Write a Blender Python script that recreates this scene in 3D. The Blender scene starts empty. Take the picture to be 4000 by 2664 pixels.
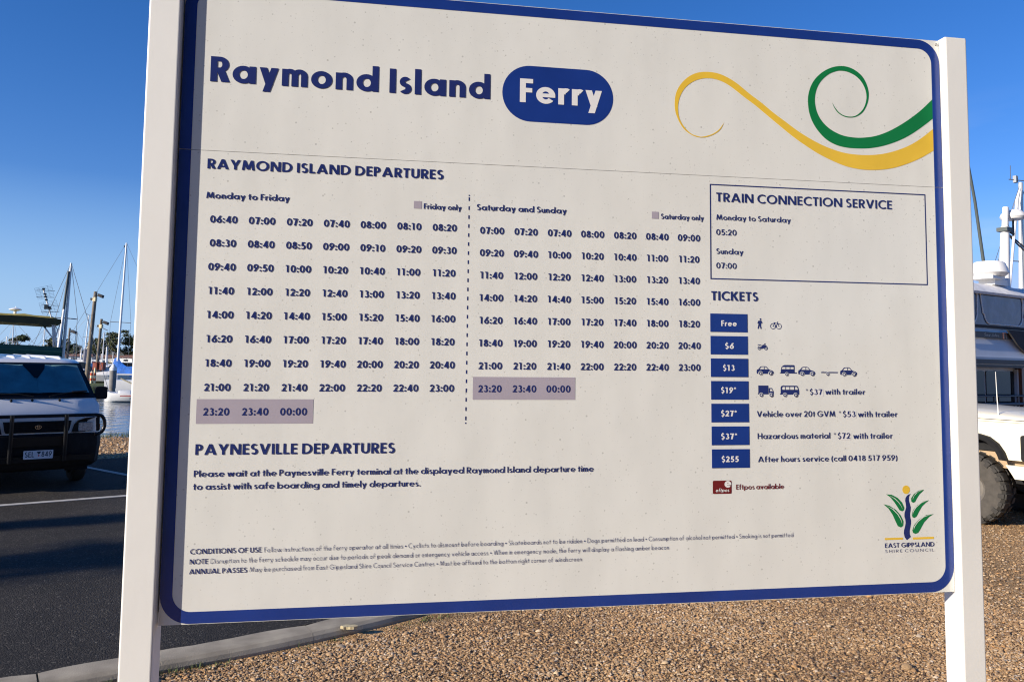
import bpy, bmesh, math, random
import numpy as np
from mathutils import Vector, Matrix, Euler
from mathutils.geometry import delaunay_2d_cdt

R = math.radians
scene = bpy.context.scene
COL = scene.collection

# ---------------------------------------------------------------- camera
cam_d = bpy.data.cameras.new("camera")
cam = bpy.data.objects.new("camera", cam_d)
COL.objects.link(cam)
scene.camera = cam
PITCH, ROLL, FPX = R(5.046), 0.02, 3100.0
c_, s_ = math.cos(PITCH), math.sin(PITCH)
cr, sr = math.cos(ROLL), math.sin(ROLL)
right0, down0, fwd = Vector((1, 0, 0)), Vector((0, s_, -c_)), Vector((0, c_, s_))
camx = right0 * cr - down0 * sr
camdn = right0 * sr + down0 * cr
cam.matrix_world = Matrix(((camx.x, -camdn.x, -fwd.x, 0.0), (camx.y, -camdn.y, -fwd.y, 0.0),
                           (camx.z, -camdn.z, -fwd.z, 1.80), (0, 0, 0, 1)))
cam_d.sensor_width = 36
cam_d.lens = FPX / 4000 * 36
cam_d.shift_y = -(1332 - 1140.27) / 4000
cam_d.clip_start = 0.05
cam_d.clip_end = 4000

# ---------------------------------------------------------------- sky and sun
SUN_EL, SUN_AZ = R(19.6), R(32.0)          # light travels right and away from the camera
travel = Vector((math.cos(SUN_AZ) * math.cos(SUN_EL), math.sin(SUN_AZ) * math.cos(SUN_EL), -math.sin(SUN_EL)))
world = bpy.data.worlds.new("World")
scene.world = world
world.use_nodes = True
nt = world.node_tree
nt.nodes.clear()
out = nt.nodes.new("ShaderNodeOutputWorld")
bg = nt.nodes.new("ShaderNodeBackground")
sky = nt.nodes.new("ShaderNodeTexSky")
sky.sky_type = 'NISHITA'
sky.sun_disc = False
sky.sun_elevation = SUN_EL
sky.sun_rotation = math.atan2(-travel.x, -travel.y)
sky.altitude = 0
sky.air_density = 1.0
sky.dust_density = 0.0
sky.ozone_density = 4.0
bg.inputs["Strength"].default_value = 0.096
# thin wisps of cloud low in the sky
tc = nt.nodes.new("ShaderNodeTexCoord")
mp = nt.nodes.new("ShaderNodeMapping")
mp.inputs["Scale"].default_value = (2.2, 2.2, 9.0)
mp.inputs["Rotation"].default_value = (0.12, 0.05, 0.4)
nz = nt.nodes.new("ShaderNodeTexNoise")
nz.inputs["Scale"].default_value = 2.3
nz.inputs["Detail"].default_value = 6
rp = nt.nodes.new("ShaderNodeValToRGB")
rp.color_ramp.elements[0].position = 0.50
rp.color_ramp.elements[0].color = (0, 0, 0, 1)
rp.color_ramp.elements[1].position = 0.78
rp.color_ramp.elements[1].color = (0.30, 0.30, 0.30, 1)
mx = nt.nodes.new("ShaderNodeMixRGB")
mx.inputs[2].default_value = (6.5, 6.8, 7.2, 1)
L = nt.links.new
L(tc.outputs["Generated"], mp.inputs["Vector"])
L(mp.outputs[0], nz.inputs["Vector"])
L(nz.outputs["Fac"], rp.inputs[0])
sz = nt.nodes.new("ShaderNodeSeparateXYZ")
L(tc.outputs["Generated"], sz.inputs[0])
def fade(sock, a, b):
    q = nt.nodes.new("ShaderNodeMapRange"); q.inputs[1].default_value = a; q.inputs[2].default_value = b
    L(sock, q.inputs[0]); return q.outputs[0]
def prod(a, b):
    q = nt.nodes.new("ShaderNodeMath"); q.operation = 'MULTIPLY'; L(a, q.inputs[0]); L(b, q.inputs[1]); return q.outputs[0]
L(prod(rp.outputs[0], prod(fade(sz.outputs[0], 0.30, 0.52), fade(sz.outputs[2], 0.30, 0.17))), mx.inputs[0])
hs = nt.nodes.new("ShaderNodeHueSaturation")
hs.inputs["Saturation"].default_value = 1.24
hs.inputs["Value"].default_value = 1.0
L(sky.outputs[0], hs.inputs["Color"])
tint = nt.nodes.new("ShaderNodeMixRGB")
tint.blend_type = 'MULTIPLY'
tint.inputs[0].default_value = 1
tint.inputs[2].default_value = (0.93, 0.86, 1.13, 1)
L(hs.outputs[0], tint.inputs[1])
cap_ = nt.nodes.new("ShaderNodeMixRGB")          # keep the glare round the sun from flooding the shade
cap_.blend_type = 'DARKEN'
cap_.inputs[0].default_value = 1
cap_.inputs[2].default_value = (3.0, 4.4, 8.5, 1)
hz = nt.nodes.new("ShaderNodeMixRGB")             # pale blue, not green, towards the horizon
hz.inputs[2].default_value = (2.55, 4.35, 6.9, 1)
sz0 = nt.nodes.new("ShaderNodeSeparateXYZ")
L(tc.outputs["Generated"], sz0.inputs[0])
mr0 = nt.nodes.new("ShaderNodeMapRange")
mr0.inputs[1].default_value = 0.20; mr0.inputs[2].default_value = 0.0
mr0.inputs[3].default_value = 0.0; mr0.inputs[4].default_value = 0.9
L(sz0.outputs[2], mr0.inputs[0]); L(mr0.outputs[0], hz.inputs[0])
L(tint.outputs[0], hz.inputs[1])
L(hz.outputs[0], cap_.inputs[1])
L(cap_.outputs[0], mx.inputs[1])
L(mx.outputs[0], bg.inputs["Color"])
L(bg.outputs[0], out.inputs["Surface"])

sun_d = bpy.data.lights.new("sun", 'SUN')
sun_d.energy = 5.0
sun_d.angle = R(0.53)
sun_d.color = (1.0, 0.90, 0.765)
sun = bpy.data.objects.new("sun", sun_d)
sun.rotation_euler = travel.to_track_quat('-Z', 'Y').to_euler()
COL.objects.link(sun)
scene.view_settings.view_transform = 'Standard'
scene.view_settings.look = 'None'
scene.view_settings.gamma = 1
scene.view_settings.use_curve_mapping = False
scene.view_settings.exposure = 0.50
scene.cycles.max_bounces = 6
scene.cycles.filter_width = 1.15

# ---------------------------------------------------------------- materials
def mat(name, col, rough=0.5, metal=0.0, spec=0.5, coat=0.0, noise=0.0, nscale=20.0, bump=0.0, bscale=60.0, coords="Object"):
    m = bpy.data.materials.new(name)
    m.use_nodes = True
    n = m.node_tree
    b = n.nodes["Principled BSDF"]
    b.inputs["Base Color"].default_value = (*col, 1)
    b.inputs["Roughness"].default_value = rough
    b.inputs["Metallic"].default_value = metal
    b.inputs["Specular IOR Level"].default_value = spec
    if coat:
        b.inputs["Coat Weight"].default_value = coat
        b.inputs["Coat Roughness"].default_value = 0.08
    t = n.nodes.new("ShaderNodeTexCoord")
    if noise:
        x = n.nodes.new("ShaderNodeTexNoise")
        x.inputs["Scale"].default_value = nscale
        x.inputs["Detail"].default_value = 6
        r = n.nodes.new("ShaderNodeValToRGB")
        r.color_ramp.elements[0].position = 0.3
        r.color_ramp.elements[1].position = 0.7
        r.color_ramp.elements[0].color = (*[v * (1 - noise) for v in col], 1)
        r.color_ramp.elements[1].color = (*[min(1, v * (1 + noise)) for v in col], 1)
        n.links.new(t.outputs[coords], x.inputs["Vector"])
        n.links.new(x.outputs["Fac"], r.inputs[0])
        n.links.new(r.outputs[0], b.inputs["Base Color"])
    if bump:
        x = n.nodes.new("ShaderNodeTexNoise")
        x.inputs["Scale"].default_value = bscale
        x.inputs["Detail"].default_value = 5
        bp = n.nodes.new("ShaderNodeBump")
        bp.inputs["Strength"].default_value = 1.0
        bp.inputs["Distance"].default_value = bump
        n.links.new(t.outputs[coords], x.inputs["Vector"])
        n.links.new(x.outputs["Fac"], bp.inputs["Height"])
        n.links.new(bp.outputs[0], b.inputs["Normal"])
    return m

M = {}
M['post'] = mat('post_white', (0.80, 0.795, 0.76), 0.32, spec=0.5, noise=0.03, nscale=3, bump=0.0003, bscale=25)
M['navy'] = mat('navy_print', (0.018, 0.030, 0.145), 0.25, noise=0.08, nscale=9)
M['blue'] = mat('blue_print', (0.012, 0.040, 0.225), 0.20, noise=0.10, nscale=7)
M['yellow'] = mat('yellow_print', (0.80, 0.52, 0.055), 0.25, noise=0.05, nscale=8)
M['green'] = mat('green_print', (0.008, 0.19, 0.055), 0.25, noise=0.06, nscale=8)
M['maroon'] = mat('maroon_print', (0.16, 0.016, 0.018), 0.25)
M['lilac'] = mat('lilac_print', (0.40, 0.36, 0.42), 0.25, noise=0.04, nscale=8)
M['white_print'] = mat('white_print', (0.78, 0.77, 0.76), 0.25)
M['gap'] = mat('dark_gap', (0.01, 0.01, 0.012), 0.8)
M['screw'] = mat('screw_steel', (0.45, 0.44, 0.42), 0.4, metal=0.8)

def panel_material():
    m = mat('panel_white', (0.74, 0.725, 0.68), 0.16, spec=0.5)
    n = m.node_tree
    b = n.nodes["Principled BSDF"]
    t = n.nodes.new("ShaderNodeTexCoord")
    # large uneven staining, drawn out into faint vertical runs
    mp1 = n.nodes.new("ShaderNodeMapping"); mp1.inputs["Scale"].default_value = (1, 1, 0.28)
    n1 = n.nodes.new("ShaderNodeTexNoise"); n1.inputs["Scale"].default_value = 9; n1.inputs["Detail"].default_value = 8
    r1 = n.nodes.new("ShaderNodeValToRGB")
    r1.color_ramp.elements[0].position = 0.32; r1.color_ramp.elements[0].color = (0.715, 0.718, 0.68, 1)
    r1.color_ramp.elements[1].position = 0.62; r1.color_ramp.elements[1].color = (0.762, 0.765, 0.725, 1)
    n.links.new(t.outputs["Object"], mp1.inputs[0]); n.links.new(mp1.outputs[0], n1.inputs["Vector"]); n.links.new(n1.outputs["Fac"], r1.inputs[0])
    col = r1.outputs[0]
    # specks of dirt: two sizes, only in some voronoi cells, more of them towards patches
    patch = n.nodes.new("ShaderNodeTexNoise"); patch.inputs["Scale"].default_value = 3.0; patch.inputs["Detail"].default_value = 4
    n.links.new(t.outputs["Object"], patch.inputs["Vector"])
    for sc, rad, keep, dark in ((38, 0.11, 0.75, 0.34), (62, 0.15, 0.85, 0.27), (105, 0.2, 0.85, 0.18), (170, .3, .6, .07)):
        v = n.nodes.new("ShaderNodeTexVoronoi"); v.inputs["Scale"].default_value = sc
        n.links.new(t.outputs["Object"], v.inputs["Vector"])
        sep = n.nodes.new("ShaderNodeSeparateColor"); n.links.new(v.outputs["Color"], sep.inputs[0])
        def mth(op, a, bb):
            q = n.nodes.new("ShaderNodeMath"); q.operation = op
            for i, z in ((0, a), (1, bb)):
                if isinstance(z, (int, float)): q.inputs[i].default_value = z
                else: n.links.new(z, q.inputs[i])
            return q.outputs[0]
        size = mth('MULTIPLY', sep.outputs[1], rad)
        spot = mth('LESS_THAN', v.outputs["Distance"], size)
        thr = mth('MULTIPLY', patch.outputs["Fac"], keep)
        on = mth('LESS_THAN', sep.outputs[0], thr)
        f = mth('MULTIPLY', mth('MULTIPLY', spot, on), dark)
        mix = n.nodes.new("ShaderNodeMixRGB"); mix.inputs[2].default_value = (0.13, 0.125, 0.11, 1)
        n.links.new(f, mix.inputs[0]); n.links.new(col, mix.inputs[1])
        col = mix.outputs[0]
    n.links.new(col, b.inputs["Base Color"])
    # slight ripple of the sheet, and a row of blisters just above the join
    n2 = n.nodes.new("ShaderNodeTexNoise"); n2.inputs["Scale"].default_value = 6; n2.inputs["Detail"].default_value = 3
    n.links.new(t.outputs["Object"], n2.inputs["Vector"])
    sx = n.nodes.new("ShaderNodeSeparateXYZ"); n.links.new(t.outputs["Object"], sx.inputs[0])
    def mth2(op, a, bb, cc=None):
        q = n.nodes.new("ShaderNodeMath"); q.operation = op
        for i, z in ((0, a), (1, bb), (2, cc)):
            if z is None: continue
            if isinstance(z, (int, float)): q.inputs[i].default_value = z
            else: n.links.new(z, q.inputs[i])
        return q.outputs[0]
    band = mth2('COMPARE', sx.outputs[2], 1.3225, 0.0045)
    n3 = n.nodes.new("ShaderNodeTexNoise"); n3.inputs["Scale"].default_value = 55; n3.inputs["Detail"].default_value = 2
    n.links.new(t.outputs["Object"], n3.inputs["Vector"])
    blister = mth2('MULTIPLY', band, mth2('MULTIPLY', mth2('GREATER_THAN', n3.outputs["Fac"], 0.5), 0.02))
    hgt = mth2('ADD', mth2('MULTIPLY', n2.outputs["Fac"], 0.9), blister)
    bp = n.nodes.new("ShaderNodeBump"); bp.inputs["Strength"].default_value = 0.6; bp.inputs["Distance"].default_value = 0.003
    n.links.new(hgt, bp.inputs["Height"]); n.links.new(bp.outputs[0], b.inputs["Normal"])
    return m
M['panel'] = panel_material()

def ground_material(name, cols, scale, bump, rough=0.9, spots=None):
    """stony or tarry ground: voronoi stones whose colour is picked per cell"""
    m = bpy.data.materials.new(name); m.use_nodes = True
    n = m.node_tree; b = n.nodes["Principled BSDF"]
    b.inputs["Roughness"].default_value = rough; b.inputs["Specular IOR Level"].default_value = 0.25
    t = n.nodes.new("ShaderNodeTexCoord")
    v = n.nodes.new("ShaderNodeTexVoronoi"); v.inputs["Scale"].default_value = scale
    n.links.new(t.outputs["Object"], v.inputs["Vector"])
    sep = n.nodes.new("ShaderNodeSeparateColor"); n.links.new(v.outputs["Color"], sep.inputs[0])
    r = n.nodes.new("ShaderNodeValToRGB")
    els = r.color_ramp.elements
    while len(els) < len(cols): els.new(0.5)
    for e, (p, c) in zip(els, cols): e.position = p; e.color = (*c, 1)
    n.links.new(sep.outputs[0], r.inputs[0])
    big = n.nodes.new("ShaderNodeTexNoise"); big.inputs["Scale"].default_value = 0.9; big.inputs["Detail"].default_value = 7
    n.links.new(t.outputs["Object"], big.inputs["Vector"])
    r2 = n.nodes.new("ShaderNodeValToRGB")
    r2.color_ramp.elements[0].position = 0.35; r2.color_ramp.elements[0].color = (0.72, 0.72, 0.72, 1)
    r2.color_ramp.elements[1].position = 0.65; r2.color_ramp.elements[1].color = (1.12, 1.1, 1.08, 1)
    n.links.new(big.outputs["Fac"], r2.inputs[0])
    mul = n.nodes.new("ShaderNodeMixRGB"); mul.blend_type = 'MULTIPLY'; mul.inputs[0].default_value = 1
    n.links.new(r.outputs[0], mul.inputs[1]); n.links.new(r2.outputs[0], mul.inputs[2])
    n.links.new(mul.outputs[0], b.inputs["Base Color"])
    fine = n.nodes.new("ShaderNodeTexNoise"); fine.inputs["Scale"].default_value = scale * 1.7; fine.inputs["Detail"].default_value = 4
    n.links.new(t.outputs["Object"], fine.inputs["Vector"])
    ad = n.nodes.new("ShaderNodeMath"); ad.operation = 'SUBTRACT'
    n.links.new(fine.outputs["Fac"], ad.inputs[0]); n.links.new(v.outputs["Distance"], ad.inputs[1])
    bp = n.nodes.new("ShaderNodeBump"); bp.inputs["Distance"].default_value = bump; bp.inputs["Strength"].default_value = 1
    n.links.new(ad.outputs[0], bp.inputs["Height"]); n.links.new(bp.outputs[0], b.inputs["Normal"])
    return m
M['gravel'] = ground_material('gravel_mix', [(0, (0.295, 0.168, 0.072)), (0.35, (0.433, 0.258, 0.116)), (0.65, (0.523, 0.329, 0.158)), (0.9, (0.597, 0.414, 0.225)), (1, (0.661, 0.499, 0.322))], 70, 0.016)
M['asphalt'] = ground_material('asphalt', [(0, (0.024, 0.021, 0.018)), (0.6, (0.037, 0.033, 0.028)), (0.93, (0.052, 0.046, 0.039)), (1, (0.139, 0.127, 0.107))], 95, 0.006, rough=0.85)
M['concrete'] = mat('kerb_concrete', (0.34, 0.295, 0.22), 0.9, noise=0.28, nscale=5, bump=0.003, bscale=120)
M['line'] = mat('line_paint', (0.46, 0.44, 0.40), 0.8, noise=0.2, nscale=12)
M['grass'] = mat('grass', (0.075, 0.10, 0.025), 0.9, noise=0.5, nscale=3, bump=0.05, bscale=8)
M['far_land'] = mat('far_land', (0.10, 0.095, 0.045), 0.95, noise=0.4, nscale=0.1)
M['stone'] = mat('seawall_stone', (0.22, 0.20, 0.17), 0.9, noise=0.3, nscale=3, bump=0.03, bscale=5)
def pebble_material():
    m = bpy.data.materials.new('pebble'); m.use_nodes = True
    n = m.node_tree; b = n.nodes["Principled BSDF"]; b.inputs["Roughness"].default_value = 0.75
    a = n.nodes.new("ShaderNodeAttribute"); a.attribute_name = 'tone'
    r = n.nodes.new("ShaderNodeValToRGB"); els = r.color_ramp.elements
    cols = [(0, (0.175, 0.102, 0.055)), (0.2, (0.385, 0.227, 0.103)), (0.5, (0.552, 0.343, 0.165)), (0.72, (0.634, 0.421, 0.214)), (0.82, (0.589, 0.305, 0.109)), (0.88, (0.422, 0.336, 0.245)), (0.94, (0.717, 0.508, 0.277)), (1, (0.754, 0.609, 0.452))]
    while len(els) < len(cols): els.new(0.5)
    for e, (p, c) in zip(els, cols): e.position = p; e.color = (*c, 1)
    n.links.new(a.outputs["Fac"], r.inputs[0]); n.links.new(r.outputs[0], b.inputs["Base Color"])
    return m
M['pebble'] = pebble_material()
def water_material():
    m = mat('water', (0.015, 0.06, 0.115), 0.04, spec=0.6)
    n = m.node_tree; b = n.nodes["Principled BSDF"]
    t = n.nodes.new("ShaderNodeTexCoord"); mp1 = n.nodes.new("ShaderNodeMapping"); mp1.inputs["Scale"].default_value = (1, 0.8, 1)
    w1 = n.nodes.new("ShaderNodeTexNoise"); w1.inputs["Scale"].default_value = 1.5; w1.inputs["Detail"].default_value = 5
    bp = n.nodes.new("ShaderNodeBump"); bp.inputs["Distance"].default_value = 0.06; bp.inputs["Strength"].default_value = 1
    n.links.new(t.outputs["Object"], mp1.inputs[0]); n.links.new(mp1.outputs[0], w1.inputs["Vector"])
    n.links.new(w1.outputs["Fac"], bp.inputs["Height"]); n.links.new(bp.outputs[0], b.inputs["Normal"])
    return m
M['water'] = water_material()

# ---------------------------------------------------------------- mesh helpers
def tag(o, label=None, cat=None, group=None, kind=None):
    if label: o['label'] = label
    if cat: o['category'] = cat
    if group: o['group'] = group
    if kind: o['kind'] = kind
    return o

def thing(name, label, cat, loc=(0, 0, 0), rotz=0.0, group=None):
    o = bpy.data.objects.new(name, None)
    COL.objects.link(o)
    o.empty_display_size = 0.2
    o.location = loc
    o.rotation_euler = (0, 0, rotz)
    return tag(o, label, cat, group)

class MB:
    def __init__(s): s.v = []; s.f = []; s.mi = []
    def add(s, vs, fs, mi=0):
        k = len(s.v); s.v += [tuple(p) for p in vs]
        for f in fs: s.f.append([i + k for i in f]); s.mi.append(mi)
        return s
    def box(s, x0, x1, y0, y1, z0, z1, mi=0):
        vs = [(x, y, z) for z in (z0, z1) for y in (y0, y1) for x in (x0, x1)]
        return s.add(vs, [(0, 2, 3, 1), (4, 5, 7, 6), (0, 1, 5, 4), (2, 6, 7, 3), (0, 4, 6, 2), (1, 3, 7, 5)], mi)
    def rbox(s, x0, x1, y0, y1, z0, z1, r, mi=0, axis='z', n=4):
        """box with rounded edges parallel to one axis"""
        rng = {'z': (x0, x1, y0, y1), 'y': (x0, x1, z0, z1), 'x': (y0, y1, z0, z1)}[axis]
        lo, hi = {'z': (z0, z1), 'y': (y0, y1), 'x': (x0, x1)}[axis]
        a0, a1, b0, b1 = rng
        loop = []
        for cx, cy, st in ((a1 - r, b1 - r, 0), (a0 + r, b1 - r, 90), (a0 + r, b0 + r, 180), (a1 - r, b0 + r, 270)):
            for i in range(n + 1):
                t = R(st + 90 * i / n); loop.append((cx + r * math.cos(t), cy + r * math.sin(t)))
        return s.prism(loop, lo, hi, axis, mi)
    def prism(s, loop, lo, hi, axis='y', mi=0):
        def P(a, b, h): return {'z': (a, b, h), 'y': (a, h, b), 'x': (h, a, b)}[axis]
        n = len(loop)
        vs = [P(a, b, lo) for a, b in loop] + [P(a, b, hi) for a, b in loop]
        fs = [(i, (i + 1) % n, n + (i + 1) % n, n + i) for i in range(n)]
        return s.add(vs, fs + [tuple(range(n))[::-1], tuple(range(n, 2 * n))], mi)
    def tube(s, pts, rad, n=8, mi=0, cap=True):
        pts = [Vector(p) for p in pts]
        if not hasattr(rad, '__len__'): rad = [rad] * len(pts)
        rings = []
        ref = None
        for i, p in enumerate(pts):
            d = (pts[min(i + 1, len(pts) - 1)] - pts[max(i - 1, 0)]).normalized()
            if ref is None:
                ref = d.orthogonal().normalized()
            else:
                ref = (ref - d * ref.dot(d)); ref = ref.normalized() if ref.length > 1e-6 else d.orthogonal().normalized()
            q = d.cross(ref)
            rings.append([p + (ref * math.cos(2 * math.pi * k / n) + q * math.sin(2 * math.pi * k / n)) * rad[i] for k in range(n)])
        return s.loft(rings, mi, cap)
    def loft(s, rings, mi=0, cap=True, closed=True):
        n = len(rings[0]); vs = [p for r in rings for p in r]; fs = []
        for i in range(len(rings) - 1):
            for k in range(n if closed else n - 1):
                fs.append((i * n + k, i * n + (k + 1) % n, (i + 1) * n + (k + 1) % n, (i + 1) * n + k))
        if cap and closed:
            fs.append(tuple(range(n))[::-1]); fs.append(tuple((len(rings) - 1) * n + k for k in range(n)))
        return s.add(vs, fs, mi)
    def lathe(s, prof, c=(0, 0, 0), n=16, mi=0, axis='z'):
        rings = []
        for r, h in prof:
            ring = []
            for k in range(n):
                a = 2 * math.pi * k / n; x, y = r * math.cos(a), r * math.sin(a)
                ring.append({'z': (c[0] + x, c[1] + y, c[2] + h), 'y': (c[0] + x, c[1] + h, c[2] + y), 'x': (c[0] + h, c[1] + x, c[2] + y)}[axis])
            rings.append(ring)
        return s.loft(rings, mi)
    def flat(s, tris, y, mi=0):
        """2D triangles in the sign plane (u,v) at depth y"""
        for t in tris: s.add([(p[0], y, p[1]) for p in t], [tuple(range(len(t)))], mi)
        return s
    def build(s, name, mats, parent=None, smooth=None, loc=None):
        me = bpy.data.meshes.new(name)
        me.from_pydata(s.v, [], s.f)
        for m in (mats if isinstance(mats, (list, tuple)) else [mats]): me.materials.append(m)
        me.polygons.foreach_set("material_index", s.mi)
        bm = bmesh.new(); bm.from_mesh(me); bmesh.ops.recalc_face_normals(bm, faces=bm.faces); bm.to_mesh(me); bm.free()
        if smooth is not None:
            me.polygons.foreach_set("use_smooth", [True] * len(me.polygons))
            me.set_sharp_from_angle(angle=R(smooth))
        me.update()
        o = bpy.data.objects.new(name, me); COL.objects.link(o)
        if parent: o.parent = parent
        if loc: o.location = loc
        return o

def copy_tree(o, parent=None):
    c = o.copy(); COL.objects.link(c)
    if parent: c.parent = parent
    for ch in [q for q in bpy.data.objects if q.parent == o]: copy_tree(ch, c)
    return c

def union(polys):
    """outline-free union of overlapping polygons as triangles"""
    verts, faces = [], []
    for p in polys:
        k = len(verts); verts += [Vector(q) for q in p]
        a = sum(p[i][0] * p[(i + 1) % len(p)][1] - p[(i + 1) % len(p)][0] * p[i][1] for i in range(len(p)))
        idx = list(range(k, k + len(p)))
        faces.append(idx if a > 0 else idx[::-1])
    v, e, f, ov, oe, of = delaunay_2d_cdt(verts, [], faces, 0, 1e-5)
    return [[(v[i][0], v[i][1]) for i in t] for t, o in zip(f, of) if o]

def spline(pts, n=5, closed=False):
    P = [Vector(p) for p in pts]; out_ = []
    N = len(P)
    for i in range(N if closed else N - 1):
        p0 = P[(i - 1) % N] if closed or i > 0 else P[i]
        p1, p2 = P[i], P[(i + 1) % N]
        p3 = P[(i + 2) % N] if closed or i + 2 < N else P[(i + 1) % N]
        for k in range(n):
            t = k / n
            q = 0.5 * ((2 * p1) + (p2 - p0) * t + (2 * p0 - 5 * p1 + 4 * p2 - p3) * t * t + (3 * p1 - p0 - 3 * p2 + p3) * t ** 3)
            out_.append(tuple(q))
    if not closed: out_.append(tuple(P[-1]))
    return out_

# ---------------------------------------------------------------- lettering: a geometric sans drawn from bars and rings
def glyph(ch, w, h, X):
    P = []
    A, DSC = 1.05, -0.28
    def B(x0, y0, x1, y1): P.append([(x0, y0), (x1, y0), (x1, y1), (x0, y1)])
    def D(x0, y0, x1, y1, ww): P.append([(x0 - ww / 2, y0), (x0 + ww / 2, y0), (x1 + ww / 2, y1), (x1 - ww / 2, y1)])
    def G(cx, cy, rx, ry, a0=0, a1=360, ww=None, hh=None):
        ww = w if ww is None else ww; hh = h if hh is None else hh
        n = max(4, int(abs(a1 - a0) / 13))
        for i in range(n):
            t0, t1 = R(a0 + (a1 - a0) * i / n), R(a0 + (a1 - a0) * (i + 1) / n)
            o = lambda t: (cx + rx * math.cos(t), cy + ry * math.sin(t))
            q = lambda t: (cx + max(rx - ww, .001) * math.cos(t), cy + max(ry - hh, .001) * math.sin(t))
            P.append([q(t0), o(t0), o(t1), q(t1)])
    def dot(cx, cy, r): P.append([(cx + r * math.cos(k * math.pi / 6), cy + r * math.sin(k * math.pi / 6)) for k in range(12)])
    def S2(W, H):
        r1 = H / 4 + h / 4 - .005; r2 = H / 4 + h / 4 + .005
        G(W / 2, H - r1 + .01, W / 2 - .02, r1, 35, 270); G(W / 2, r2 - .01, W / 2, r2, -145, 90)
    rr = (X + .02) / 2; bw = rr * 2 * (1.04 if w > .13 else .95)       # bowl
    dw = w * 1.12                               # width of a diagonal cut level
    W = .6
    if ch == 'A': W = .92; D(dw / 2, 0, W / 2, 1, dw); D(W - dw / 2, 0, W / 2, 1, dw); B(W * .22, .2, W * .78, .2 + h * .9)
    elif ch == 'C': W = .80; G(.51, .5, .51, .515, 48, 312)
    elif ch == 'D': W = .80; B(0, 0, w, 1); B(w * .5, 0, .3, h); B(w * .5, 1 - h, .3, 1); G(.3, .5, .5, .5, -90, 90)
    elif ch in 'EF':
        W = .50; B(0, 0, w, 1); B(w * .5, 1 - h, W, 1); B(w * .5, .5 - h / 2 + .02, W * .94, .5 + h / 2 + .02)
        if ch == 'E': B(w * .5, 0, W, h)
    elif ch == 'G': W = .98; G(.51, .5, .51, .515, 42, 352); B(.5, .5 - h, W + .02, .5)
    elif ch == 'H': W = .74; B(0, 0, w, 1); B(W - w, 0, W, 1); B(w * .5, .5 - h / 2, W - w * .5, .5 + h / 2)
    elif ch == 'I': W = w; B(0, 0, w, 1)
    elif ch == 'K': W = .72; B(0, 0, w, 1); D(w + .02, .46, W - dw * .55, 1, dw * 1.1); D(W - dw * .4, 0, w + .12, .56, dw * 1.15)
    elif ch == 'L': W = .46; B(0, 0, w, 1); B(w * .5, 0, W, h)
    elif ch == 'M':
        W = 1.0; ww = w * .95
        D(ww / 2, 0, .2, 1, ww); D(W - ww / 2, 0, W - .2, 1, ww); D(.2, 1, W / 2, .08, dw); D(W - .2, 1, W / 2, .08, dw)
    elif ch == 'N': W = .82; B(0, 0, w, 1); B(W - w, 0, W, 1); D(w * .62, 1, W - w * .62, 0, dw * 1.1)
    elif ch == 'O': W = 1.02; G(.51, .5, .51, .515)
    elif ch in 'PR':
        W = .56 if ch == 'P' else .62; ry = .29 + h * .1; B(0, 0, w, 1); cy = 1 - ry; rx = .29 + w * .05
        B(w * .5, 1 - h, W - rx, 1); B(w * .5, 1 - 2 * ry, W - rx, 1 - 2 * ry + h); G(W - rx - .01, cy, rx, ry, -90, 90)
        if ch == 'R': D(W - dw * .42, 0, w + .1, 1 - 2 * ry + h * .6, dw * 1.1)
    elif ch == 'S': W = .56; S2(W, 1)
    elif ch == 'T': W = .56; B(W / 2 - w / 2, 0, W / 2 + w / 2, 1); B(0, 1 - h, W, 1)
    elif ch == 'U': W = .70; B(0, .34, w, 1); B(W - w, .34, W, 1); G(W / 2, .345, W / 2, .355, 180, 360)
    elif ch == 'V': W = .84; D(dw / 2, 1, W / 2, 0, dw); D(W - dw / 2, 1, W / 2, 0, dw)
    elif ch == 'W':
        W = 1.2
        for a, b in ((dw / 2, .34), (.6, .34), (.6, .86), (W - dw / 2, .86)): D(a, 1, b, 0, dw)
    elif ch == 'Y': W = .80; B(W / 2 - w / 2, 0, W / 2 + w / 2, .46); D(W / 2, .38, dw / 2, 1, dw); D(W / 2, .38, W - dw / 2, 1, dw)
    elif ch == 'J': W = .4; B(W - w, .2, W, 1); G(W / 2 - .02, .2, W / 2 + .02, .3, 200, 360)
    elif ch in 'adqgbp':
        W = bw + .05
        if ch in 'adqg':
            G(bw / 2, X / 2, bw / 2, rr); x0 = W - w
        else:
            G(W - bw / 2, X / 2, bw / 2, rr); x0 = 0
        lo, hi = {'a': (0, X), 'd': (0, A), 'q': (DSC, X), 'g': (-.06, X), 'b': (0, A), 'p': (DSC, X)}[ch]
        B(x0, lo, x0 + w, hi)
        if ch == 'g': G(W / 2, -.05, W / 2, .25, 205, 360)
    elif ch == 'c': W = bw * .80; G(bw / 2, X / 2, bw / 2, rr, 48, 312)
    elif ch == 'e': W = bw * .99; G(bw / 2, X / 2, bw / 2, rr, 0, 322); B(w * .5, X / 2 - h * .42, bw - .004, X / 2 + h * .42)
    elif ch == 'f': W = .40; B(.08, 0, .08 + w, .82); G(.08 + .25, .80, .25, .27, 75, 180); B(0, X - h, W - .02, X)
    elif ch in 'hn':
        W = .28 + w * 1.45; B(0, 0, w, A if ch == 'h' else X); B(W - w, 0, W, X - .25); G(W / 2, X - .27, W / 2, .285, 0, 180)
    elif ch == 'm':
        q = .25 + w * 1.35; W = 2 * q - w; B(0, 0, w, X)
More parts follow.
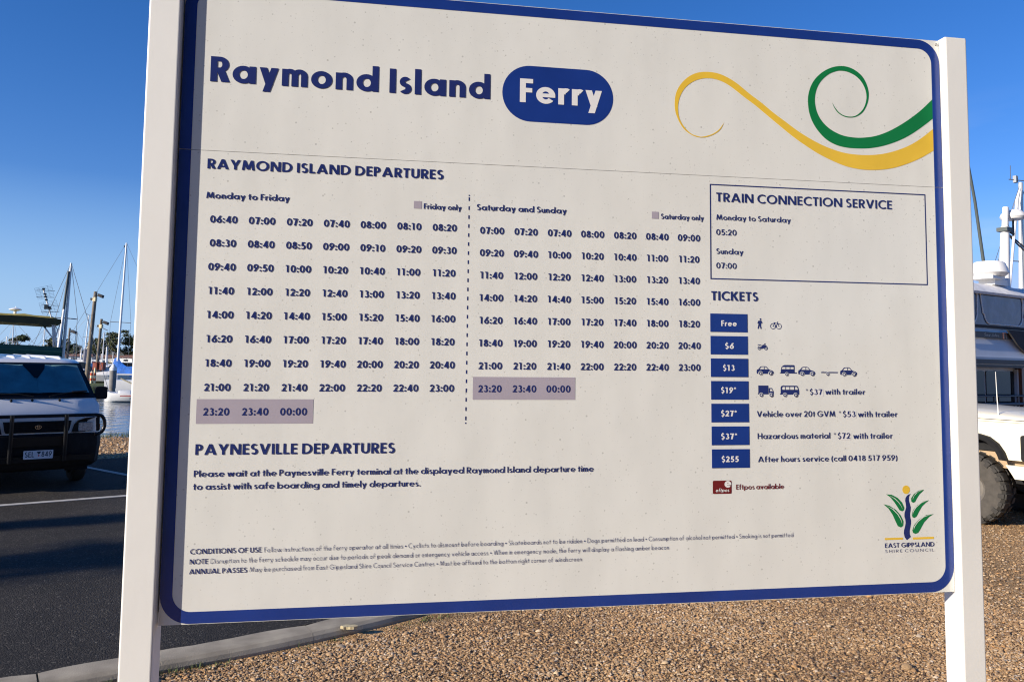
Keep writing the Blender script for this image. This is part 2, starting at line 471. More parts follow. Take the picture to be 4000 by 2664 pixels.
        for k in (0, 1):
            x0 = k * (q - w); B(x0 + q - w, 0, x0 + q, X - .24); G(x0 + q / 2, X - .26, q / 2, .275, 0, 180)
    elif ch == 'u': W = .28 + w * 1.45; B(0, .26, w, X); B(W - w, 0, W, X); G(W / 2, .27, W / 2, .285, 180, 360)
    elif ch == 'i': W = w; B(0, 0, w, X); dot(w / 2, X + .13 + w * .45, w * .56 + .015)
    elif ch == 'l': W = w; B(0, 0, w, A)
    elif ch == 'k': W = .50 + w * .35; B(0, 0, w, A); D(w + .02, .26, W - dw * .6, X, dw * 1.1); D(W - dw * .5, 0, w + .1, .4, dw * 1.1)
    elif ch == 'o': W = bw; G(bw / 2, X / 2, bw / 2, rr)
    elif ch == 'r': W = .24 + w * .75; B(0, 0, w, X); G(w * .55 + .18, X - .25, .18 + w * .3, .265, 55, 180)
    elif ch == 's': W = .40 + w * .2; S2(W, X)
    elif ch == 't': W = .36; B(W / 2 - w / 2, 0, W / 2 + w / 2, .92); B(0, X - h, W, X)
    elif ch == 'v': W = .58 + w * .3; D(dw / 2, X, W / 2, 0, dw); D(W - dw / 2, X, W / 2, 0, dw)
    elif ch == 'y': W = .58 + w * .3; D(dw / 2, X, W / 2 + .02, 0, dw); D(W - dw / 2, X, W * .5 - (W - dw) / 2 * (-DSC / X) , DSC, dw)
    elif ch == 'w':
        W = .88 + w * .4
        for a, b in ((dw / 2, W * .28), (W / 2, W * .28), (W / 2, W * .72), (W - dw / 2, W * .72)): D(a, X, b, 0, dw)
    elif ch == 'x': W = .56 + w * .3; D(dw * .55, 0, W - dw * .55, X, dw * 1.1); D(dw * .55, X, W - dw * .55, 0, dw * 1.1)
    elif ch == 'z': W = .50 + w * .2; B(0, 0, W, h); B(0, X - h, W, X); D(dw * .6, 0, W - dw * .6, X, dw * 1.2)
    elif ch == '0': W = .66; G(.33, .5, .33, .51)
    elif ch == '1': W = .34 + w; B(.20, 0, .20 + w, 1); P.append([(.03, 1 - h * .95), (.20 + w * .5, 1 - h * .95), (.20 + w * .5, 1), (.06, 1)])
    elif ch == '2': W = .60; G(.30, .70, .29, .31, -28, 175); B(0, 0, W, h); D(dw * .66, 0, W - dw * .72, .58, dw * 1.15)
    elif ch == '3': W = .58; G(.27, .745, .25, .265, -90, 150); G(.28, .285, .30, .295, -150, 90)
    elif ch == '4': W = .68; B(.40, 0, .40 + w, 1); B(0, .2, W, .2 + h); D(dw * .55, .2, .40 + w * .45, 1, dw * 1.15)
    elif ch == '5': W = .60; G(.26, .32, .33, .335, -140, 125); B(.12, 1 - h, W - .06, 1); D(.06 + dw / 2, .44, .12 + dw / 2, 1, dw)
    elif ch in '69':
        W = .64; Q = len(P); G(.32, .32, .32, .335); D(dw * .62, .40, .50, 1, dw * 1.15)
        if ch == '9': P[:] = [[(W - x, 1 - y) for x, y in p] for p in P]
    elif ch == '7': W = .60; B(0, 1 - h, W, 1); D(.14 + dw / 2, 0, W - dw * .6, 1, dw * 1.1)
    elif ch == '8': W = .60; G(.30, .745, .255, .265); G(.30, .285, .30, .295)
    elif ch == '$': W = .56; S2(W, 1); B(W / 2 - w * .33, -.13, W / 2 + w * .33, .06); B(W / 2 - w * .33, .94, W / 2 + w * .33, 1.13)
    elif ch == '*':
        W = .36
        for k in range(3):
            a = R(90 + 60 * k); c, s = math.cos(a) * .2, math.sin(a) * .2; px, py = -s / .2 * w * .2, c / .2 * w * .2
            P.append([(.18 - c - px, .84 - s - py), (.18 + c - px, .84 + s - py), (.18 + c + px, .84 + s + py), (.18 - c + px, .84 - s + py)])
    elif ch == ':': W = w * 1.25; dot(W / 2, w * .6, w * .62); dot(W / 2, X - w * .45, w * .62)
    elif ch == '.': W = w * 1.2; dot(W / 2, w * .55, w * .62)
    elif ch == ',': W = w * 1.1; D(w * .3, -.16, w * .7, .16, w)
    elif ch == '\u2022': W = .34; dot(.17, .42, .15)
    elif ch == '(': W = .26; G(.40, .4, .40, .72, 125, 235)
    elif ch == ')': W = .26; G(-.14, .4, .40, .72, -55, 55)
    elif ch == '-': W = .34; B(0, .34, W, .34 + h)
    return W, P

_gc = {}
def glyph_tris(ch, w, h, X):
    k = (ch, w, h, X)
    if k not in _gc:
        W, P = glyph(ch, w, h, X)
        _gc[k] = (W, union(P) if P else [])
    return _gc[k]

def text(mb, s, u0, u1, v, cap, w=0.2, h=None, y=-0.0012, X=0.655, mi=0, slope=0.0, sb=None, shear=0.0):
    """set s between u0 and u1 on base line v; shear slants it"""
    h = w * .86 if h is None else h
    sb = (.12 if w > .13 else .19) if sb is None else sb
    x = 0; items = []
    for ch in s:
        if ch == ' ': x += .27; continue
        W, t = glyph_tris(ch, w, h, X)
        items.append((x, t)); x += W + sb
        if ch == 'y' and False: x -= .02
    total = x - sb
    sx = (u1 - u0) / total if u1 is not None else cap
    for gx, t in items:
        for tri in t:
            mb.add([(u0 + (gx + p[0] + shear * p[1]) * sx, y, v + p[1] * cap + slope * (gx + p[0]) * sx) for p in tri], [tuple(range(len(tri)))], mi)
    return mb
# ---------------------------------------------------------------- setting: ground, road, kerb, water
U2 = Vector((math.cos(R(33.5)), math.sin(R(33.5)), 0)); N2 = Vector((-U2.y, U2.x, 0))     # along and across the road
def un(u, n, z=0.0):
    n += .07 * max(0.0, min(u, 30) - 1.2) ** 2          # the road bends away to the left beyond the sign
    p = U2 * u + N2 * n; return (p.x, p.y, z)
def slab(name, loop, z, depth, m, parent=None, kind='structure'):
    mb = MB(); mb.prism(loop, z - depth, z, 'z')
    o = mb.build(name, m, parent); tag(o, kind=kind); return o
rng = np.random.default_rng(7)
KERB0, KERB1, LINE, ROADEND = 5.15, 5.355, 11.31, 15.48
shore = [(-160, -70), (-60, -12.5), (-9.07, 17.75), (-4.4, 20.5), (1, 18.3), (9, 16.4), (60, 10), (220, -20), (220, -160), (-160, -160)]
# gravel: one sheet over the whole shore, finer and slightly uneven near the sign
def gravel_sheet():
    mb = MB(); mb.prism(shore, -1.6, -0.062, 'z')
    o = mb.build('gravel_ground', M['gravel']); tag(o, kind='structure')
gravel_sheet()
# road surface (lies above the gravel) and parking bays up to the gravel margin
mb = MB(); nu = 60
us = [-70 + i * 2 for i in range(36)] + [2 + .5 * i for i in range(1, 13)]
edge = [un(u, KERB1 - .02, 0)[:2] for u in us]
far = [un(u, ROADEND + .06 * math.sin(u * 2.1) + .04 * math.sin(u * 5.3), 0)[:2] for u in us[::-1]]
mb.prism(edge + far, -0.30, -0.012, 'z')
tag(mb.build('road', M['asphalt']), kind='structure')
# edge line and bay line painted on the road
mb = MB(); a = un(-70, LINE - .05); 
lu = [-60, -20, 0, 2.6, 4, 5, 6, 7, 8]
mb.prism([un(u, LINE - .055)[:2] for u in lu] + [un(u, LINE + .055)[:2] for u in lu[::-1]], -0.02, -0.008, 'z')
tag(mb.build('edge_line', M['line']), kind='structure')
mb = MB()
for k in range(-6, 1):
    u = 2.03 + k * 2.9
    mb.prism([un(u, LINE + 1.55)[:2], un(u + .095, LINE + 1.55)[:2], un(u + .095 - .85, ROADEND - .25)[:2], un(u - .85, ROADEND - .25)[:2]], -0.02, -0.008, 'z')
tag(mb.build('bay_lines', M['line']), kind='structure')
# concrete edge strip: flush with the road, rolled down towards the gravel, cast in lengths with open joints
mb = MB(); rr_ = random.Random(3)
joints = [-30, -24, -18, -12.1, -8.9, -5.8, -2.75, -1.2, .37, 1.93, 3.5, 5.1, 8.0]
for a, b in zip(joints[:-1], joints[1:]):
    rings = []
    seg = max(2, int((b - a) / .12))
    for i in range(seg + 1):
        u = a + .005 + (b - a - .010) * i / seg + (rr_.uniform(-.006, .006) if i in (0, seg) else 0)
        w = .012 * math.sin(u * 1.3) + rr_.uniform(-.010, .010)
        end = .03 if i in (0, seg) else 0
        rings.append([un(u, KERB0, -.14), un(u, KERB0 + .004, -.045), un(u, KERB0 + .018, -.022), un(u, KERB0 + .045, -.005), un(u, KERB0 + .075, 0), un(u, KERB1 + w - end, 0), un(u, KERB1 + w - end, -.14)])
    mb.loft(rings)
tag(mb.build('kerb_strip', M['concrete']), kind='structure')
# water to the far shore
mb = MB(); mb.prism([(-900, -60), (900, -60), (900, 900), (-900, 900)], -0.9, -0.8, 'z')
tag(mb.build('water', M['water']), kind='structure')
# stone edge under the gravel shore
mb = MB()
for (x0, y0), (x1, y1) in zip(shore[:7], shore[1:7]):
    d = Vector((x1 - x0, y1 - y0)).normalized(); q = Vector((-d.y, d.x)) * .22
    mb.prism([(x0, y0), (x1, y1), (x1 + q.x, y1 + q.y), (x0 + q.x, y0 + q.y)], -1.6, -0.085, 'z')
tag(mb.build('seawall', M['stone']), kind='structure')
# the spit with the jetty posts, and the far shore
mb = MB()
spit = spline([(-70, 52), (-45, 50.3), (-33, 50), (-27.6, 50.5), (-26, 53), (-26.6, 57), (-29, 63), (-40, 70), (-75, 78)], 6, True)
rings = []
for k, (sc, z) in enumerate(((1.03, -1.0), (1.0, -.5), (.985, -.34), (.9, -.27))):
    cx, cy = -45, 60
    rings.append([(cx + (x - cx) * sc, cy + (y - cy) * sc, z) for x, y in spit])
mb.loft(rings); tag(mb.build('grassy_spit', M['grass'], smooth=50), kind='structure')
mb = MB(); xs = [-420 + 20 * i for i in range(50)]
rings = []
for x in xs:
    s = 6 * math.sin(x * .03) + 3 * math.sin(x * .11)
    hgt = .55 + .3 * math.sin(x * .045 + 1) + (2.6 * math.exp(-((x + 125) / 7) ** 2))
    y0 = 185 + s * .7 + max(0, (x + 60) * .35)
    rings.append([(x, y0, -1.2), (x, y0 + 2, -.3), (x, y0 + 14, hgt), (x, y0 + 60, hgt + .3), (x, y0 + 160, -1)])
mb.loft(rings); tag(mb.build('far_shore', M['far_land'], smooth=60), kind='structure')

# loose stones on the gravel: uncountable, one object
def pebbles():
    P = []
    def scatter(n, x0, x1, y0, y1, r0, r1, keep):
        x = rng.uniform(x0, x1, n); y = rng.uniform(y0, y1, n)
        k = keep(x, y); x, y = x[k], y[k]
        r = r0 + (r1 - r0) * rng.random(len(x)) ** 2.6
        P.append(np.stack([x, y, r], 1))
    nn = lambda x, y: -U2.y * x + U2.x * y
    scatter(190000, -2.6, 3.9, 3.9, 7.8, .0042, .0135, lambda x, y: (nn(x, y) < KERB0 - .03) & (np.abs(x) < .67 * y + .1))
    scatter(2600, -2.6, 3.9, 3.9, 7.8, .009, .026, lambda x, y: (nn(x, y) < KERB0 - .03) & (np.abs(x) < .67 * y))
    scatter(56000, 1.8, 8.2, 4.2, 12.5, .0055, .017, lambda x, y: (x > .52 * y) & (x < .72 * y))
    scatter(16000, -11.2, -6.2, 13.6, 19.5, .010, .040, lambda x, y: (nn(x, y) > ROADEND + .05) & (nn(x, y) < 20.0) & (x < -.42 * y))
    P = np.concatenate(P); n = len(P)
    base = np.array([(1, 0, .05), (.45, .85, -.1), (-.55, .8, .1), (-1, -.1, 0), (-.4, -.9, .1), (.6, -.75, -.05), (.1, .05, .8), (0, 0, -.7)])
    tri = np.array([(0, 1, 6), (1, 2, 6), (2, 3, 6), (3, 4, 6), (4, 5, 6), (5, 0, 6)])
    a = rng.uniform(0, 6.283, n); sx = rng.uniform(.75, 1.35, n); sy = rng.uniform(.6, 1.0, n); sz = rng.uniform(.5, .95, n)
    V = base[None] * np.stack([sx, sy, sz], 1)[:, None, :] * P[:, None, 2:3]
    V = V * (1 + rng.uniform(-.22, .22, V.shape))
    tilt = rng.uniform(-.5, .5, n)
    c, s = np.cos(a)[:, None], np.sin(a)[:, None]
    X = V[..., 0] * c - V[..., 1] * s; Y = V[..., 0] * s + V[..., 1] * c; Z = V[..., 2] + X * tilt[:, None] * .5
    X += P[:, None, 0]; Y += P[:, None, 1]; Z += -0.060 + P[:, None, 2] * .25
    verts = np.stack([X, Y, Z], -1).reshape(-1, 3)
    faces = (tri[None] + np.arange(n)[:, None, None] * 8).reshape(-1)
    me = bpy.data.meshes.new('loose_stones')
    me.vertices.add(len(verts)); me.vertices.foreach_set('co', verts.reshape(-1))
    nf = len(faces) // 3
    me.loops.add(len(faces)); me.loops.foreach_set('vertex_index', faces)
    me.polygons.add(nf); me.polygons.foreach_set('loop_start', np.arange(nf) * 3)
    at = me.attributes.new('tone', 'FLOAT', 'POINT')
    px, py = P[:, 0], P[:, 1]                              # darker patches of tone stand in for shaded hollows in the gravel
    hollow_tone = np.sin(px * 2.1 + py * 1.3) * np.sin(py * 2.9 - px * .7 + 1) + .6 * np.sin(px * 5.3 + 2 + np.sin(py * 4)) * np.sin(py * 6.1 + px * 2)
    tone = np.clip(rng.random(n) ** np.exp(-.55 * hollow_tone + .05), 0, 1)
    at.data.foreach_set('value', np.repeat(tone, 8).astype(np.float32))
    me.materials.append(M['pebble']); me.update(); me.validate()
    o = bpy.data.objects.new('loose_stones', me); COL.objects.link(o)
    tag(o, 'loose tan and cream gravel stones spread below the sign', 'gravel', kind='stuff')
pebbles()

# short weeds along the gravel side of the kerb strip
def weeds():
    mb = MB(); r = random.Random(11)
    def tuft(x, y, n, hmax):
        for _ in range(n):
            a = r.uniform(0, 6.28); l = r.uniform(.4, 1) * hmax; bx, by = x + r.gauss(0, .022), y + r.gauss(0, .022)
            wx, wy = math.cos(a + 1.57) * .003, math.sin(a + 1.57) * .003
            tx, ty = math.cos(a) * l * .5, math.sin(a) * l * .5
            mb.add([(bx - wx, by - wy, -.065), (bx + wx, by + wy, -.065), (bx + tx * .5 + wx * .7, by + ty * .5 + wy * .7, -.065 + l * .6), (bx + tx, by + ty, -.065 + l * .85), (bx + tx * .5 - wx * .7, by + ty * .5 - wy * .7, -.065 + l * .6)], [(0, 1, 2, 3, 4)])
    u = -4.0
    while u < 7.5:
        u += r.uniform(.01, .06)
        dens = .5 + .5 * math.sin(u * 2.3 + .4) + .3 * math.sin(u * 7.1)
        if r.random() < dens + .1:
            p = un(u, KERB0 - r.uniform(.01, .09) - (.05 if u > 1.8 else 0) * r.random()); tuft(p[0], p[1], r.randint(5, 14), r.uniform(.02, .06))
    p = un(.86, KERB0 - .07); tuft(p[0], p[1], 70, .10)
    for _ in range(700):                                   # weeds at the water's edge behind the van
        uu = r.uniform(-6, 3); p = un(uu, 19.9 + r.uniform(-.35, .25)); tuft(p[0], p[1], 4, .16)
    o = mb.build('weeds', M['weed']); tag(o, 'low green weeds growing along the edge of the concrete kerb', 'weeds', kind='stuff')
M['weed'] = mat('weed', (0.075, 0.10, 0.028), 0.8, noise=0.4, nscale=9)
weeds()
# a thin piece of bark lying on the kerb edge, one pale cobble in the stones
mb = MB(); c = Vector(un(2.175, KERB0 - .015, 0)); r_ = random.Random(5)
loop = [(c.x + .058 * math.cos(t) * (1 + .25 * r_.uniform(-1, 1)) * .95, c.y + .028 * math.sin(t) * (1 + .4 * r_.uniform(-1, 1))) for t in [k * .45 for k in range(14)]]
mb.prism(loop, -.012, .006, 'z')
tag(mb.build('bark_piece', mat('pale_bark', (.50, .42, .25), .9, noise=.3, nscale=40, bump=.004, bscale=60)), 'flat pale yellow piece of bark lying on the concrete kerb edge', 'bark')
def cobble(name, x, y, r, col, label):
    b = bmesh.new(); bmesh.ops.create_icosphere(b, subdivisions=2, radius=1)
    q = random.Random(int(abs(x) * 999))
    for v in b.verts:
        v.co *= 1 + q.uniform(-.14, .14); v.co = Vector((v.co.x * r, v.co.y * r * .75, v.co.z * r * .7))
    me = bpy.data.meshes.new(name); b.to_mesh(me); b.free(); me.materials.append(mat('cobble_' + name, col, .8, noise=.2, nscale=60))
    o = bpy.data.objects.new(name, me); COL.objects.link(o); o.location = (x, y, -.05); tag(o, label, 'stone', 'larger stones in the gravel')
cobble('stone', -1.23, 4.45, .030, (.55, .42, .22), 'pale yellow stone in the gravel below the sign, biggest of the loose stones')
cobble('stone', -1.02, 4.50, .022, (.42, .27, .17), 'pinkish brown stone just right of the pale yellow stone')
cobble('stone', 2.52, 5.15, .034, (.30, .20, .11), 'brown stone on the gravel to the right of the right-hand post')

# ---------------------------------------------------------------- the sign
MX = Vector((0.9863857, 0.16412026, 0.01038195)); MY = Vector((-0.16423475, 0.98635602, 0.01134681)); MZ = Vector((-0.00837806, -0.01289741, 0.99988173))
T0 = Vector((-0.93560795, 2.2093571, 1.07469463))
sign = thing('information_sign', 'big white ferry timetable sign with a blue rounded border on two square white posts', 'sign')
sign.matrix_world = Matrix(((MX.x, MY.x, MZ.x, T0.x), (MX.y, MY.y, MZ.y, T0.y), (MX.z, MY.z, MZ.z, T0.z), (0, 0, 0, 1)))
PW, PH, SEAM = 2.4, 1.802, 1.3035
for x0, x1, lab in ((-.0885, -.0035, 'left white square post, its inner side in shadow'), (2.4015, 2.4825, 'right white square post with its left side brightly sunlit')):
    mb = MB(); mb.rbox(x0, x1, -.028, .055, -1.45, 1.802, .006)
    mb.rbox(x0 + .001, x1 - .001, -.027, .054, 1.802, 1.806, .005)
    o = mb.build('post', M['post'], sign); o['label'] = lab
upper = MB().box(.0012, PW - .0008, 0, .018, SEAM + .0006, PH).build('panel', M['panel'], sign)
lower = MB().box(.0012, PW - .0008, 0, .018, 0, SEAM - .0006).build('panel', M['panel'], sign)
upper['label'] = 'upper sheet of the sign with the ferry title and swirls'
lower['label'] = 'lower sheet of the sign with the timetables and fares'
MB().box(-.0034, 2.4014, .019, .030, .03, PH - .03).build('back_rail', M['gap'], sign)
mb = MB(); mb.lathe([(0, -.003), (.004, -.003), (.0055, -.0006), (.0055, .001)], (2.389, 0, 1.789), 10, axis='y'); mb.build('screw', M['screw'], upper)
# border: a rounded ring, split at the join of the two sheets
def ring(ox0, ox1, oz0, oz1, ro, ix0, ix1, iz0, iz1, ri):
    O, I = [], []
    for (sx, sz, st) in ((1, 1, 0), (0, 1, 90), (0, 0, 180), (1, 0, 270)):
        for k in range(13):
            t = R(st + 90 * k / 12); c, s = math.cos(t), math.sin(t)
            O.append(((ox1 - ro if sx else ox0 + ro) + ro * c, (oz1 - ro if sz else oz0 + ro) + ro * s))
            I.append(((ix1 - ri if sx else ix0 + ri) + ri * c, (iz1 - ri if sz else iz0 + ri) + ri * s))
    return O, I
O_, I_ = ring(.0015, PW - .001, .0015, PH - .0015, .080, .0337, PW - .0311, .0328, PH - .0320, .050)
n = len(O_)
for par, lo, hi in ((upper, SEAM + .0009, 9), (lower, -9, SEAM - .0009)):
    mb = MB()
    for i in range(n):
        q = [O_[i], O_[(i + 1) % n], I_[(i + 1) % n], I_[i]]
        q = [(u, min(max(v, lo), hi)) for u, v in q]
        if max(p[1] for p in q) - min(p[1] for p in q) < 1e-6: continue
        mb.add([(u, -.0006, v) for u, v in q], [(0, 1, 2, 3)])
    mb.build('border', M['blue'], par)

def lettering(name, mats, par, *lines, label=None):
    mb = MB()
    for l in lines: text(mb, *l[0], **l[1])
    o = mb.build(name, mats, par)
    if label: o['label'] = label
    return o
def T(s, u0, u1, v, cap, **k): return ((s, u0, u1, v, cap), k)
NV = M['navy']
lettering('title_lettering', NV, upper, T('Raymond Island', .0768, .8821, 1.5035, .0735, w=.225, h=.185, X=.69))
# the pill with the word Ferry
mb = MB(); pill = []
for cx, st in ((1.2667 - .0865, -90), (.9194 + .0865, 90)):
    for k in range(25): t = R(st + 180 * k / 24); pill.append((cx + .0865 * math.cos(t), 1.529 + .0865 * math.sin(t)))
mb.add([(u, -.0006, v) for u, v in pill], [tuple(range(len(pill)))])
text(mb, 'Ferry', .9734, 1.2309, 1.501, .0735, w=.225, h=.185, X=.69, y=-.0012, mi=1)
o = mb.build('ferry_badge', [M['blue'], M['white_print']], upper); o['label'] = 'blue pill-shaped badge with the word Ferry in white'
YEL = [(1.6323,1.4784),(1.6176,1.4522),(1.5912,1.4337),(1.5598,1.4244),(1.5292,1.4283),(1.5001,1.4454),(1.4808,1.4725),(1.4693,1.5031),(1.4675,1.5344),(1.4735,1.5663),(1.4911,1.5959),(1.5173,1.6198),(1.5468,1.6333),(1.5796,1.6376),(1.6126,1.6348),(1.6456,1.6237),(1.6786,1.6055),(1.7183,1.5762),(1.7582,1.55),(1.7982,1.5204),(1.8384,1.494),(1.8855,1.4634),(1.9328,1.4384),(1.9805,1.4185),(2.0355,1.4034),(2.084,1.3982),(2.133,1.3989),(2.1824,1.4054),(2.2324,1.4192),(2.2829,1.4403),(2.3268,1.4672),(2.3689,1.4994)]
YEL2 = [(2.3689,1.4265),(2.3248,1.4011),(2.2812,1.3811),(2.2309,1.3635),(2.1882,1.3542),(2.1458,1.3502),(2.1038,1.35),(2.0553,1.3566),(2.0071,1.3716),(1.9526,1.3945),(1.9052,1.4208),(1.8648,1.4461),(1.8179,1.4799),(1.7779,1.5095),(1.738,1.5391),(1.6982,1.5653),(1.6652,1.5886),(1.6388,1.6041),(1.6124,1.6137),(1.5828,1.6174),(1.5532,1.6128),(1.527,1.6015),(1.5041,1.5828),(1.4877,1.5578),(1.4792,1.5289),(1.479,1.5006),(1.4854,1.4759),(1.5014,1.4517),(1.5228,1.4342),(1.5455,1.4279),(1.5598,1.4275),(1.588,1.436),(1.611,1.4506),(1.6257,1.4685)]
GRN = [(2.0056,1.5659),(2.0142,1.5469),(2.0278,1.5314),(2.0484,1.5216),(2.0693,1.5197),(2.0904,1.5242),(2.1118,1.538),(2.1263,1.5585),(2.1354,1.5841),(2.1367,1.6105),(2.1283,1.6396),(2.1112,1.6647),(2.0835,1.6826),(2.0556,1.6898),(2.0276,1.6884),(1.9995,1.6798),(1.9715,1.6634),(1.9468,1.6401),(1.9305,1.613),(1.9217,1.5832),(1.9206,1.5572),(1.9248,1.5251),(1.9373,1.4935),(1.9573,1.4656),(1.9844,1.4413),(2.0186,1.4258),(2.0566,1.4194),(2.0985,1.4191),(2.1406,1.4227),(2.1902,1.4339),(2.2404,1.4524),(2.2839,1.4746),(2.3279,1.5036),(2.3689,1.534)]
GRN2 = [(2.3689,1.5993),(2.3297,1.5634),(2.2928,1.5346),(2.249,1.5056),(2.2057,1.482),(2.1628,1.4651),(2.1239,1.457),(2.0853,1.4542),(2.0436,1.4583),(2.0092,1.4706),(1.9819,1.4884),(1.9616,1.5111),(1.9497,1.5363),(1.9448,1.5652),(1.9473,1.5913),(1.9568,1.618),(1.9745,1.6421),(1.9992,1.6615),(2.0237,1.6717),(2.0413,1.6743),(2.0657,1.6714),(2.0935,1.6589),(2.1141,1.6386),(2.1262,1.6131),(2.1284,1.5869),(2.1207,1.5601),(2.1069,1.5409),(2.087,1.5266),(2.0659,1.5227),(2.045,1.526),(2.0279,1.536),(2.0143,1.5514)]
def swirl(name, a, b, m, lab):
    loop = spline(a, 4) + spline(b, 4)
    v, e, f, _, _, of = delaunay_2d_cdt([Vector(p) for p in loop], [], [list(range(len(loop)))], 1, 1e-6)
    o = MB().flat([[(v[i][0], v[i][1]) for i in t] for t in f], -.0006).build(name, m, upper); o['label'] = lab
swirl('yellow_swirl', YEL, YEL2, M['yellow'], 'yellow curling wave printed at the top right')
swirl('green_swirl', GRN, GRN2, M['green'], 'green curling wave printed above the yellow one')

lettering('heading', NV, lower, T('RAYMOND ISLAND DEPARTURES', .0790, .7459, 1.2517, .0285, w=.20))
lettering('heading', NV, lower, T('TRAIN CONNECTION SERVICE', 1.6026, 2.2108, 1.223, .0285, w=.18))
lettering('heading', NV, lower, T('TICKETS', 1.5839, 1.7395, .9122, .0285, w=.20))
lettering('heading', NV, lower, T('PAYNESVILLE DEPARTURES', .0777, .6211, .4528, .0295, w=.195))
lettering('day_heading', NV, lower, T('Monday to Friday', .0792, .3067, 1.167, .0182, w=.175))
lettering('day_heading', NV, lower, T('Saturday and Sunday', .8466, 1.1209, 1.1645, .0182, w=.175))
mb = MB(); mb.add([(.6607, -.0006, 1.162), (.6835, -.0006, 1.162), (.6835, -.0006, 1.184), (.6607, -.0006, 1.184)], [(0, 1, 2, 3)], 1)
text(mb, 'Friday only', .6898, .8010, 1.1614, .0165, w=.175); mb.build('key', [NV, M['lilac']], lower)
mb = MB(); mb.add([(1.3917, -.0006, 1.1605), (1.4138, -.0006, 1.1605), (1.4138, -.0006, 1.1823), (1.3917, -.0006, 1.1823)], [(0, 1, 2, 3)], 1)
text(mb, 'Saturday only', 1.4208, 1.5606, 1.1607, .0165, w=.175); mb.build('key', [NV, M['lilac']], lower)
for q in ((.0760, .3903, .5376, .6053), (.8432, 1.1511, .6049, .6713)):
    MB().add([(q[0], -.0005, q[2]), (q[1], -.0005, q[2]), (q[1], -.0005, q[3]), (q[0], -.0005, q[3])], [(0, 1, 2, 3)]).build('highlight_band', M['lilac'], lower)
wk = ['06:40 07:00 07:20 07:40 08:00 08:10 08:20', '08:30 08:40 08:50 09:00 09:10 09:20 09:30', '09:40 09:50 10:00 10:20 10:40 11:00 11:20',
      '11:40 12:00 12:20 12:40 13:00 13:20 13:40', '14:00 14:20 14:40 15:00 15:20 15:40 16:00', '16:20 16:40 17:00 17:20 17:40 18:00 18:20',
      '18:40 19:00 19:20 19:40 20:00 20:20 20:40', '21:00 21:20 21:40 22:00 22:20 22:40 23:00', '23:20 23:40 00:00']
we = ['07:00 07:20 07:40 08:00 08:20 08:40 09:00', '09:20 09:40 10:00 10:20 10:40 11:00 11:20', '11:40 12:00 12:20 12:40 13:00 13:20 13:40',
      '14:00 14:20 14:40 15:00 15:20 15:40 16:00', '16:20 16:40 17:00 17:20 17:40 18:00 18:20', '18:40 19:00 19:20 19:40 20:00 20:20 20:40',
      '21:00 21:20 21:40 22:00 22:20 22:40 23:00', '23:20 23:40 00:00']
def natural(s, w, sb=.115): return sum(glyph_tris(c, w, w * .86, .655)[0] for c in s) + sb * (len(s) - 1)
def table(rows, uc, du, vc, dv, lab):
    mb = MB(); k = .0735 / natural('06:40', .205)
    for j, r in enumerate(rows):
        for i, s in enumerate(r.split()):
            hw = natural(s, .205) * k / 2; c = uc + du * i
            text(mb, s, c - hw, c + hw, vc - dv * j - .0103, .0206, w=.195)
    o = mb.build('departure_times', NV, lower); o['label'] = lab
table(wk, .1287, .10395, 1.1083, .0672, 'Monday to Friday departure times in seven columns')
table(we, .8937, .10300, 1.1046, .0668, 'Saturday and Sunday departure times in seven columns')
mb = MB()
for k in range(25):
    v = 1.1965 - k * .0269; hh = .0055
    mb.add([(.8220, -.0006, v - hh), (.8256, -.0006, v - hh), (.8256, -.0006, v + hh), (.8220, -.0006, v + hh)], [(0, 1, 2, 3)])
for v in (1.2075, .5370): mb.add([(.8220, -.0006, v - .002), (.8256, -.0006, v - .002), (.8256, -.0006, v + .002), (.8220, -.0006, v + .002)], [(0, 1, 2, 3)])
mb.build('dashed_divider', NV, lower)
mb = MB(); a, b, c, d, t = 1.5818, 2.3338, .9778, 1.2781, .0036
for x0, x1, z0, z1 in ((a, b, d - t, d), (a, b, c, c + t), (a, a + t, c + t, d - t), (b - t, b, c + t, d - t)): mb.add([(x0, -.0006, z0), (x1, -.0006, z0), (x1, -.0006, z1), (x0, -.0006, z1)], [(0, 1, 2, 3)])
mb.build('box_outline', NV, lower)
lettering('train_times', NV, lower, T('Monday to Saturday', 1.6023, 1.8535, 1.165, .0172, w=.158), T('05:20', 1.6014, 1.6693, 1.1173, .0182, w=.158),
          T('Sunday', 1.6012, 1.6913, 1.0577, .0172, w=.158), T('07:00', 1.6009, 1.6685, 1.0124, .0180, w=.158))
prices = [('Free', 1.6158, 1.6671, .8328, 0), ('$6', 1.6277, 1.6572, .7627, 1), ('$13', 1.6204, 1.6590, .6949, 2), ('$19*', 1.6134, 1.6629, .6263, 3), ('$27*', 1.6128, 1.6646, .5552, 4), ('$37*', 1.6122, 1.6650, .4855, 5), ('$255', 1.6134, 1.6698, .4163, 6)]
for s, u0, u1, v, k in prices:
    z1 = .8712 - k * .06935; z0 = z1 - .0567; x0 = 1.5803 + .00035 * k; x1 = 1.7028 + .00045 * k
    mb = MB(); mb.box(x0, x1, -.0011, -.0005, z0, z1, 0)
    text(mb, s, u0, u1, v, .0176, w=.215, y=-.0016, mi=1)
    o = mb.build('price_label', [M['blue'], M['white_print']], lower); o['label'] = 'blue price label reading ' + s
lettering('fare_text', NV, lower, T('*', 1.8962, 1.9032, .6219, .0182, w=.12), T('$37', 1.9094, 1.9523, .6219, .0176, w=.158), T('with trailer', 1.9625, 2.0999, .6227, .0176, w=.158))
